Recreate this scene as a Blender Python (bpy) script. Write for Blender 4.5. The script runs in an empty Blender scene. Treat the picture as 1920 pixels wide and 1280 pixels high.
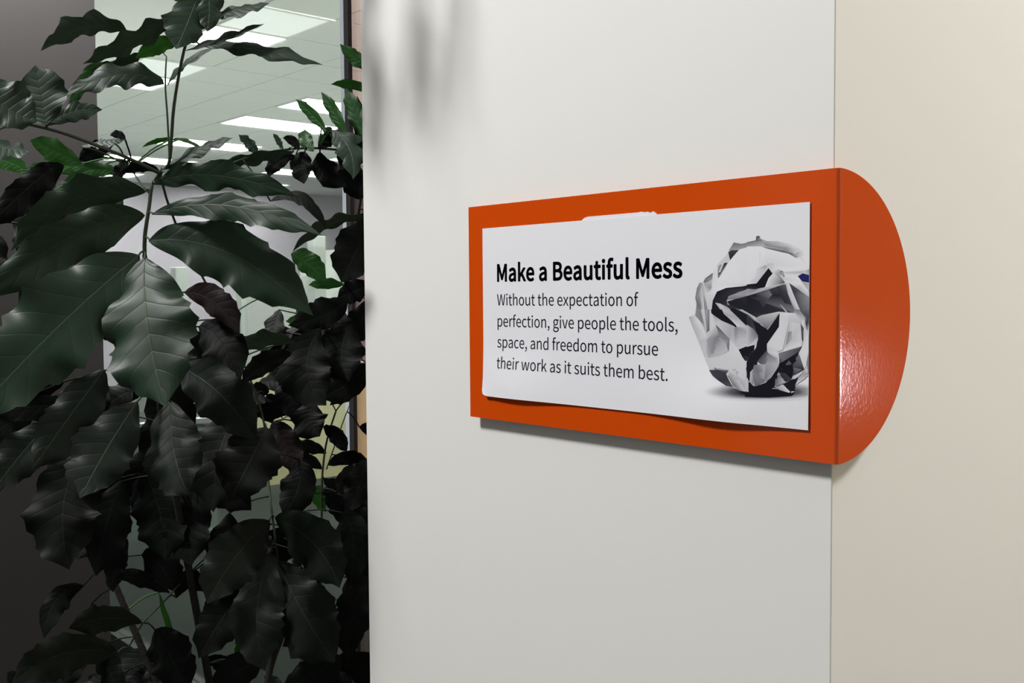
import bpy, bmesh, math, random, json
from mathutils import Vector, Matrix
S = bpy.context.scene
COL = S.collection
# ---------------------------------------------------------------- light levels and colours
WORLD = .2
LIGHTS = [
 ('key_ceiling_light', (-1.95, -2.5, 3.55), (-.35, 0, 0), .9, .9, 550, (1, .985, .975)),
 ('right_ceiling_light', (1.7, 1.9, 3.5), (0, .3, -.1), .9, .9, 262, (1, .985, .96)),
 ('corridor_window', (1.75, 2.6, -.3), (0, 0, -.05), .26, .2, 3.6, (1, .88, .95)),
 ('office_ceiling_fill', (-8.5, 3.9, .45), (-8.5, 3.9, 2), 8, 6, 135, (1, 1, .96)),  # added unseen light, brightens the office ceiling like bounce from below
 ('partition_fill', (-4.2, 3.3, 1.85), (-6.2, 3.1, -.9), .8, .8, 190, (1, .97, .88)),  # unseen area light added to brighten the cream partition
 ('soffit_fill', (-6.8, 1.45, .7), (-6.8, 1.45, 2), 3, 1.2, 16, (1, 1, .95)),  # second unseen light added, lifts the white soffit
]
SPOTS = [('left_wall_gradient_spot', (-2.02, -.25, 1.5), (-2.15, -.15, 0), 300, 1.3, .8, (1, .98, .96), .05)]  # added spot, no fixture: gives the dark wall its bright top and dark bottom
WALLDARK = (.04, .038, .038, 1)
CEIL = (.80, .84, .80, 1)
LAMP_ON = 42.0
PANEL_GLOW = .8
ORANGE = (.60, .066, .0022, 1)
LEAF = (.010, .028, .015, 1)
LEAF_DIM = (.006, .010, .007, 1)
LEAF_SHADE = (.0025, .004, .003, 1)
# ---------------------------------------------------------------- camera
F = 1905.04
YAW, PITCH, ROLL = .83861, -.04656, -.0073
CAM = Vector((.55607, -.94399, .02571))
_f = Vector((-math.sin(YAW)*math.cos(PITCH), math.cos(YAW)*math.cos(PITCH), math.sin(PITCH)))
_r = Vector((math.cos(YAW), math.sin(YAW), 0)); _u = _r.cross(_f)
_r, _u = _r*math.cos(ROLL)+_u*math.sin(ROLL), -_r*math.sin(ROLL)+_u*math.cos(ROLL)
cd = bpy.data.cameras.new('camera'); cam = bpy.data.objects.new('camera', cd); COL.objects.link(cam)
cd.sensor_width = 36; cd.lens = F/1920*36; cd.clip_start = .02
cam.matrix_world = Matrix(((_r.x, _u.x, -_f.x, CAM.x), (_r.y, _u.y, -_f.y, CAM.y), (_r.z, _u.z, -_f.z, CAM.z), (0, 0, 0, 1)))
S.camera = cam
def ray(x, y): return _f + _r*((x-960)/F) - _u*((y-640)/F)
def at(x, y, d): return CAM + ray(x, y)*d          # a point seen at a pixel, d metres deep
def on_y(x, y, Y): d = ray(x, y); return CAM + d*((Y-CAM.y)/d.y)
def pix(p):
    d = p-CAM; z = d.dot(_f); return 960+F*d.dot(_r)/z, 640-F*d.dot(_u)/z
# ---------------------------------------------------------------- world, lights, exposure
w = bpy.data.worlds.new('world'); S.world = w; w.use_nodes = True
w.node_tree.nodes['Background'].inputs[0].default_value = (1, .985, .95, 1)
w.node_tree.nodes['Background'].inputs[1].default_value = WORLD
S.view_settings.view_transform = 'Standard'; S.view_settings.look = 'None'
S.view_settings.exposure = 0; S.view_settings.gamma = 1; S.view_settings.use_curve_mapping = False
def spot(name, loc, to, power, size, blend, col, rad):
    l = bpy.data.lights.new(name, 'SPOT'); l.energy = power; l.spot_size = size; l.spot_blend = blend; l.color = col; l.shadow_soft_size = rad
    o = bpy.data.objects.new(name, l); COL.objects.link(o); o.location = loc
    o.rotation_euler = (Vector(to)-Vector(loc)).to_track_quat('-Z', 'Y').to_euler(); return o
def area(name, loc, to, sx, sy, power, col):
    l = bpy.data.lights.new(name, 'AREA'); l.shape = 'RECTANGLE'; l.size = sx; l.size_y = sy; l.energy = power; l.color = col
    o = bpy.data.objects.new(name, l); COL.objects.link(o); o.location = loc
    o.rotation_euler = (Vector(to)-Vector(loc)).to_track_quat('-Z', 'Y').to_euler(); return o
H = 1.9; FL = -1.45
for a in LIGHTS: area(*a)
for a in SPOTS: spot(*a)
# ---------------------------------------------------------------- helpers
def lin(v):
    v /= 255; return v/12.92 if v <= .04045 else ((v+.055)/1.055)**2.4
def srgb(r, g, b, k=1): return (lin(r)*k, lin(g)*k, lin(b)*k, 1)
def mat(name, color, rough=.6, spec=.5, metal=0, emit=None, es=0, bump=None, coat=0):
    m = bpy.data.materials.new(name); m.use_nodes = True; nt = m.node_tree; b = nt.nodes['Principled BSDF']
    b.inputs['Base Color'].default_value = color; b.inputs['Roughness'].default_value = rough
    b.inputs['Specular IOR Level'].default_value = spec; b.inputs['Metallic'].default_value = metal
    b.inputs['Coat Weight'].default_value = coat; b.inputs['Coat Roughness'].default_value = .12
    if emit: b.inputs['Emission Color'].default_value = emit; b.inputs['Emission Strength'].default_value = es
    if bump:
        sc, st, dist = bump
        tc = nt.nodes.new('ShaderNodeTexCoord'); n = nt.nodes.new('ShaderNodeTexNoise'); n.inputs['Scale'].default_value = sc; n.inputs['Detail'].default_value = 3
        bp = nt.nodes.new('ShaderNodeBump'); bp.inputs['Strength'].default_value = st; bp.inputs['Distance'].default_value = dist
        nt.links.new(tc.outputs['Object'], n.inputs['Vector']); nt.links.new(n.outputs['Fac'], bp.inputs['Height']); nt.links.new(bp.outputs['Normal'], b.inputs['Normal'])
        if coat: nt.links.new(bp.outputs['Normal'], b.inputs['Coat Normal'])
    return m
def link(name, me, m, parent=None, smooth=False):
    o = bpy.data.objects.new(name, me); COL.objects.link(o)
    if m is not None and not me.materials: me.materials.append(m)
    if parent: o.parent = parent
    if smooth:
        for p in me.polygons: p.use_smooth = True
    return o
def from_bm(name, bm, m, parent=None, smooth=False):
    me = bpy.data.meshes.new(name); bmesh.ops.recalc_face_normals(bm, faces=bm.faces); bm.to_mesh(me); bm.free(); return link(name, me, m, parent, smooth)
def mesh(name, v, f, m, parent=None, smooth=False):
    me = bpy.data.meshes.new(name); me.from_pydata([tuple(p) for p in v], [], f); me.update(); return link(name, me, m, parent, smooth)
def add_box(bm, a, b, bevel=0):
    r = bmesh.ops.create_cube(bm, size=1); vs = r['verts']
    bmesh.ops.scale(bm, vec=[abs(b[i]-a[i]) for i in range(3)], verts=vs); bmesh.ops.translate(bm, vec=[(a[i]+b[i])/2 for i in range(3)], verts=vs)
    if bevel:
        es = {e for v in vs for e in v.link_edges}; bmesh.ops.bevel(bm, geom=list(es), offset=bevel, segments=2, affect='EDGES', profile=.5)
def box(name, a, b, m, parent=None, bevel=0):
    bm = bmesh.new(); add_box(bm, a, b, bevel); return from_bm(name, bm, m, parent)
def tube(pts, rad, n=7):
    # verts, faces of a tapered tube through 3-D points
    P = [Vector(p) for p in pts]; v = []; f = []
    R = rad if isinstance(rad, (list, tuple)) else [rad]*len(P)
    if len(R) == 2 and len(P) > 2: R = [R[0]+(R[1]-R[0])*i/(len(P)-1) for i in range(len(P))]
    up = Vector((.31, .2, .93))
    for i, p in enumerate(P):
        t = (P[min(i+1, len(P)-1)]-P[max(i-1, 0)]).normalized(); a = t.cross(up)
        if a.length < .1: a = t.cross(Vector((1, 0, 0)))
        a.normalize(); b = t.cross(a)
        for k in range(n):
            q = 2*math.pi*k/n; v.append(p+(a*math.cos(q)+b*math.sin(q))*R[i])
    for i in range(len(P)-1):
        for k in range(n):
            k2 = (k+1) % n; f.append((i*n+k, i*n+k2, (i+1)*n+k2, (i+1)*n+k))
    f.append(tuple(range(n))[::-1]); f.append(tuple((len(P)-1)*n+k for k in range(n)))
    return v, f
def smooth_path(P, k=5):
    P = [Vector(p) for p in P]
    if len(P) < 3: return P
    out = []
    for i in range(len(P)-1):
        p0 = P[max(i-1, 0)]; p1 = P[i]; p2 = P[i+1]; p3 = P[min(i+2, len(P)-1)]
        for j in range(k):
            t = j/k; out.append(.5*((2*p1)+(p2-p0)*t+(2*p0-5*p1+4*p2-p3)*t*t+(3*p1-p0-3*p2+p3)*t**3))
    out.append(P[-1]); return out
def tag(o, label=None, cat=None, group=None, kind=None):
    if label: o['label'] = label
    if cat: o['category'] = cat
    if group: o['group'] = group
    if kind: o['kind'] = kind
    return o
def empty(name, loc, label, cat, group=None):
    o = bpy.data.objects.new(name, None); o.empty_display_size = .05; COL.objects.link(o); o.location = loc; return tag(o, label, cat, group)
def into(parent):
    # children are modelled in world coordinates under a parent that stands at its own base
    bpy.context.view_layer.update()
    for c in parent.children: c.matrix_parent_inverse = Matrix.Translation(parent.location).inverted()
# ---------------------------------------------------------------- room shell
M_wall = mat('wall_paint', (.80, .795, .765, 1), .55, .3, bump=(900, .05, .0004))
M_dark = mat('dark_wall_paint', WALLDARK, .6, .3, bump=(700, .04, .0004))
M_carpet = mat('grey_carpet', srgb(70, 75, 74), .95, .1, bump=(400, .5, .004))
M_ceil = mat('ceiling_tile_white', CEIL, .9, .1, bump=(260, .15, .001))
M_grid = mat('ceiling_grid_metal', (.42, .44, .42, 1), .5)
M_white = mat('white_metal', (.75, .77, .76, 1), .35)
M_alu = mat('brushed_aluminium', (.62, .68, .74, 1), .3, metal=.6)
M_black = mat('black_gasket', (.01, .01, .01, 1), .5)
M_skirt = mat('skirting_paint', (.35, .34, .33, 1), .4)
GY = .6; M_sill = mat('dark_sill_metal', (.04, .045, .045, 1), .6)
def st(o, label): return tag(o, label, None, None, 'structure')
st(box('floor', (-18, -3, FL-.1), (4, 14, FL), M_carpet), 'grey carpet floor of the hall and the office behind the glass')
# white wall block with rounded vertical corners
HZ = 3.6; M_tan = mat('tan_wall_paint', (.52, .45, .33, 1), .7)
bm = bmesh.new(); add_box(bm, (-.861, 0, FL), (0, 4.5, HZ))
es = [e for e in bm.edges if abs(e.verts[0].co.z-e.verts[1].co.z) > 1 and e.verts[0].co.y < .1 and e.verts[0].co.x > -.1]
bmesh.ops.bevel(bm, geom=es, offset=.0015, segments=4, affect='EDGES', profile=.5)
es = [e for e in bm.edges if abs(e.verts[0].co.z-e.verts[1].co.z) > 1 and e.verts[0].co.y < .1 and e.verts[0].co.x < -.5]
bmesh.ops.bevel(bm, geom=es, offset=.005, segments=5, affect='EDGES', profile=.5)
st(from_bm('wall_right', bm, M_wall), 'off-white painted wall corner that carries the orange sign')
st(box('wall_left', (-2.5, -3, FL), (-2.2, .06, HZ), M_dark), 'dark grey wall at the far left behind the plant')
st(box('ceiling', (-4.4, -3, HZ), (3.4, 6.1, HZ+.1), M_ceil), 'plain high ceiling of the hall')
st(box('wall_front', (-4.4, GY-.03, H), (-.861, GY+.03, HZ), M_wall), 'off-white wall above the glass front')
st(box('wall_opposite', (3.2, -1.2, FL), (3.4, 6.1, HZ), M_tan), 'tan wall across the hall')
st(box('wall_end', (0, 5.9, FL), (3.2, 6.1, HZ), M_tan), 'tan end wall of the hall')
# office: ceiling grid with recessed tiles, panels and lamps
cl = st(box('ceiling', (-16, GY+.03, H+.012), (-.861, 14, H+.1), mat('ceiling_void', (.55, .57, .55, 1), .9)), 'suspended office ceiling of pale grey tiles')
TX, TY = .62, .62
X0, Y0 = -6.07, 1.62
lamps = []        # (cell i, cell j, kind)
def cell(x, y): return round((x-X0)/TX), round((y-Y0)/TY)
LAMPS = [   # x, y, cells deep, lit, label
 (-6.38, 2.5, 1, 1, 'bright square ceiling lamp showing just above the long drooping top right leaf'),
 (-5.75, 2.5, 1, 0, 'pale square ceiling panel with added glow at the top, right of the plant tip'),
 (-7.5, 2.5, 1, 0, 'pale square ceiling panel with added glow behind the thin forked stem'),
 (-8.2, 2.5, 1, 1, 'bright ceiling lamp behind the thin forked stem, under the pale panel'),
 (-9.95, 2.5, 1, 1, 'bright ceiling lamp at the edge of the dark wall, left of the stems'),
 (-9.75, 4.41, 2, 1, 'long bright ceiling lamp in the clear, largest one in the middle of the glass'),
 (-8.0, 4.41, 2, 1, 'bright ceiling lamp behind three upright green leaf tips beside the window frame'),
 (-11.4, 4.41, 2, 1, 'bright ceiling lamp just below the longest one, behind a thin green leaf'),
 (-13.1, 4.41, 2, 1, 'bright ceiling lamp low down behind the fork of the main stem'),
 (-14.9, 4.41, 2, 1, 'lowest and farthest bright ceiling lamp, behind the main stem'),
 (-11.4, 6.9, 2, 1, 'bright ceiling lamp low on the right, behind the dark hanging leaves'),
 (-13.1, 6.9, 2, 1, 'bright ceiling lamp low on the right above the grey cabinet'),
 (-14.9, 6.9, 2, 1, 'thin sliver of ceiling lamp closest to the far office wall on the right')]
used = set()
M_on = mat('lamp_diffuser', (.9, .9, .9, 1), .5, emit=(1, 1, .94, 1), es=LAMP_ON)
M_dim = mat('pale_panel_glow', (.85, .87, .85, 1), .5, emit=(.95, 1, .96, 1), es=PANEL_GLOW)  # white panels, not lamps: a faint glow is added to lift them
for (x, y, dp, on, lab) in LAMPS:
    i = math.floor((x-X0)/TX); j = math.floor((y-Y0)/TY)
    for q in range(dp): used.add((i, j+q))
    xa = X0+i*TX; ya = Y0+j*TY; xb = xa+TX; yb = ya+dp*TY
    o = empty('ceiling_lamp', ((xa+xb)/2, (ya+yb)/2, H), lab, 'ceiling lamp', 'office ceiling lamps')
    bm = bmesh.new(); e = .025
    for a, b in (((xa, ya), (xa+e, yb)), ((xb-e, ya), (xb, yb)), ((xa+e, ya), (xb-e, ya+e)), ((xa+e, yb-e), (xb-e, yb))): add_box(bm, (a[0], a[1], H-.012), (b[0], b[1], H+.01))
    fr = from_bm('frame', bm, M_white, o)
    df = box('diffuser', (xa+e, ya+e, H-.006), (xb-e, yb-e, H+.008), M_on if on else M_dim, o)
    into(o)
# tiles: one object each, sharing one mesh
bm = bmesh.new(); add_box(bm, (-TX/2+.006, -TY/2+.006, 0), (TX/2-.006, TY/2-.006, .012), .003); tm = bpy.data.meshes.new('ceiling_tile'); bm.to_mesh(tm); bm.free(); tm.materials.append(M_ceil)
nt_ = 0; far = []
for i in range(-19, 2):
    for j in range(-2, 19):
        if (i, j) in used: continue
        cx = X0+(i+.5)*TX; cy = Y0+(j+.5)*TY
        if cy < 2.3 or cx > -1.2-TX/2 or cx < -15.9: continue
        px, py = pix(Vector((cx, cy, H)))
        if (cx-CAM.x) < 0 and 100 < px < 760 and py > -150 and (cy < 6.5) and nt_ < 290:
            o = bpy.data.objects.new('ceiling_tile', tm); COL.objects.link(o); o.location = (cx, cy, H-.002); o.parent = cl; nt_ += 1
        else: far.append((cx, cy))
bm = bmesh.new()
for cx, cy in far: add_box(bm, (cx-TX/2+.006, cy-TY/2+.006, H-.002), (cx+TX/2-.006, cy+TY/2-.006, H+.01))
o = from_bm('distant_ceiling_tiles', bm, M_ceil, cl); o['kind'] = 'stuff'
# dark bulkhead strip across the ceiling
st(box('trim_1', (-16, 2.20, H-.05), (-.9, 2.235, H-.003), M_grid), 'thin dark edge strip of the white soffit')
st(box('trim_2', (-16, GY+.04, H-.05), (-.9, 2.20, H-.003), mat('soffit_white', (.9, .91, .88, 1), .7)), 'white soffit just behind the glass')
# office walls
M_back = mat('pale_grey_cabinet', srgb(225, 228, 226), .6); M_bw = mat('mauve_grey_wall', srgb(176, 168, 182), .7); M_cream = mat('cream_partition_fabric', srgb(232, 226, 180), .9, .1)
M_pale = mat('pale_column_paint', srgb(205, 212, 212), .5); M_red = mat('red_lamp', (.8, .02, .02, 1), .4, emit=(1, .03, .04, 1), es=1.2)
st(box('wall_back', (-16.4, -3, FL), (-16, 14, H), M_bw), 'mauve grey far wall of the office')
st(box('wall_far', (-16, 13.8, FL), (4, 14, H), M_bw), 'mauve grey end wall of the office')
# glass front
def glass(name, tint, gl):
    m = bpy.data.materials.new(name); m.use_nodes = True; nt = m.node_tree; nt.nodes.clear()
    o = nt.nodes.new('ShaderNodeOutputMaterial'); t = nt.nodes.new('ShaderNodeBsdfTransparent'); t.inputs[0].default_value = tint
    g = nt.nodes.new('ShaderNodeBsdfGlossy'); g.inputs['Roughness'].default_value = .02; mx = nt.nodes.new('ShaderNodeMixShader')
    fr = nt.nodes.new('ShaderNodeFresnel'); fr.inputs[0].default_value = 1.3
    mu = nt.nodes.new('ShaderNodeMath'); mu.operation = 'MULTIPLY'; mu.inputs[1].default_value = gl
    nt.links.new(fr.outputs[0], mu.inputs[0]); nt.links.new(mu.outputs[0], mx.inputs[0]); nt.links.new(t.outputs[0], mx.inputs[1]); nt.links.new(g.outputs[0], mx.inputs[2]); nt.links.new(mx.outputs[0], o.inputs[0]); return m
def post(px): return on_y(px, 300, GY).x
xm = post(651)
w1 = st(box('window_1', (-4.4, GY-.004, FL+.1), (xm-.016, GY+.004, H-.03), glass('clear_glass', (.93, .97, .94, 1), .6)), 'tall clear glass pane behind the plant')
w2 = st(box('window_2', (post(658)+.004, GY-.004, FL+.1), (-.865, GY+.004, H-.03), glass('pink_tinted_glass', (.93, .80, .78, 1), .5)), 'narrow rosy tinted glass pane beside the white wall')
box('window_frame', (xm-.016, GY-.007, FL), (xm+.002, GY+.007, H-.03), M_alu, w1); box('gasket', (xm+.002, GY-.006, FL), (post(658)+.004, GY+.006, H-.03), M_black, w1)
box('window_sill', (-4.4, GY-.03, FL), (-.862, GY+.03, FL+.1), M_sill, w1); box('window_head', (-4.4, GY-.03, H-.03), (-.862, GY+.03, H), M_alu, w1)
st(box('baseboard_right', (-.87, -.012, FL), (.012, 0, FL+.1), M_skirt), 'grey skirting board under the orange sign')
st(box('baseboard_left', (-2.2, -3, FL), (-2.188, .06, FL+.1), M_skirt), 'grey skirting board along the dark wall')
# things in the office
def partition(loc, sx, sy, h, m, label):
    o = empty('office_partition', loc, label, 'partition', 'low office partitions'); x, y, z = loc
    box('panel', (x-sx/2, y-sy/2, z+.08), (x+sx/2, y+sy/2, z+h-.03), m, o); box('top_rail', (x-sx/2-.01, y-sy/2-.01, z+h-.03), (x+sx/2+.01, y+sy/2+.01, z+h), M_alu, o)
    for k in (-1, 1):
        if sx > sy: box('foot', (x+k*sx*.45-.03, y-.2, z), (x+k*sx*.45+.03, y+.2, z+.08), M_alu, o)
        else: box('foot', (x-.2, y+k*sy*.45-.03, z), (x+.2, y+k*sy*.45+.03, z+.08), M_alu, o)
    into(o)
partition((-6.2, 3.15, FL), .06, 1.9, .95, M_cream, 'cream low office partition seen between the leaves beside the window frame')
partition((-5.2, 1.35, FL), .06, .9, .75, mat('grey_green_fabric', srgb(150, 165, 160), .9, .1), 'grey green low partition behind the plant beside the dark wall')
for k, (px, dd, lab) in enumerate(((594, 9, 'slim pale office post, behind the drooping leaf tips on the right'), (456, 10, 'slim pale office post, behind the left hand leaf tips'), (335, 9.5, 'slim pale office post, behind the biggest shiny leaf'))):
    p = at(px, 500, dd); o = empty('office_post', (p.x, p.y, FL), lab, 'post')
    box('shaft', (p.x-.06, p.y-.06, FL), (p.x+.06, p.y+.06, (.55, .25, .3)[k]), M_pale, o, .01); box('base', (p.x-.09, p.y-.09, FL), (p.x+.09, p.y+.09, FL+.08), M_alu, o); into(o)
for k, (a, b, h) in enumerate((((500, 9.6), (590, 9.2), 1.65), ((603, 9.6), (650, 9.4), 1.9))):
    pa = at(a[0], 500, a[1]); pb = at(b[0], 500, b[1])
    o = empty('office_cabinet', ((pa.x+pb.x)/2, (pa.y+pb.y)/2, FL), ('tall pale grey cabinet left of the pale post' if k == 0 else 'tall pale grey cabinet right of the pale post'), 'cabinet')
    xa, xb = min(pa.x, pb.x)-.4, max(pa.x, pb.x)
    box('body', (xa, pa.y, FL), (xb, pb.y, FL+h), M_back, o); n = 2
    for q in range(n):
        ya = pa.y+(pb.y-pa.y)*q/n+.01; yb = pa.y+(pb.y-pa.y)*(q+1)/n-.01
        d = box('door', (xb, ya, FL+.05), (xb+.02, yb, FL+h-.03), M_back, o); hd = box('handle', (xb+.02, yb-.06, FL+1), (xb+.04, yb-.04, FL+1.15), M_alu, d)
    into(o)
    for d in o.children: pass
p = at(606, 567, 9.0); o = empty('indicator_lamp', (p.x+.2, p.y, p.z-.03), 'small red glowing light far back between the leaves', 'light')
bm = bmesh.new(); bmesh.ops.create_uvsphere(bm, u_segments=12, v_segments=8, radius=.03, matrix=Matrix.Translation((p.x+.2, p.y, p.z))); from_bm('bulb', bm, M_red, o, True)
box('housing', (p.x+.15, p.y-.035, p.z-.035), (p.x+.2, p.y+.035, p.z+.035), M_black, o); into(o)
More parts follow.
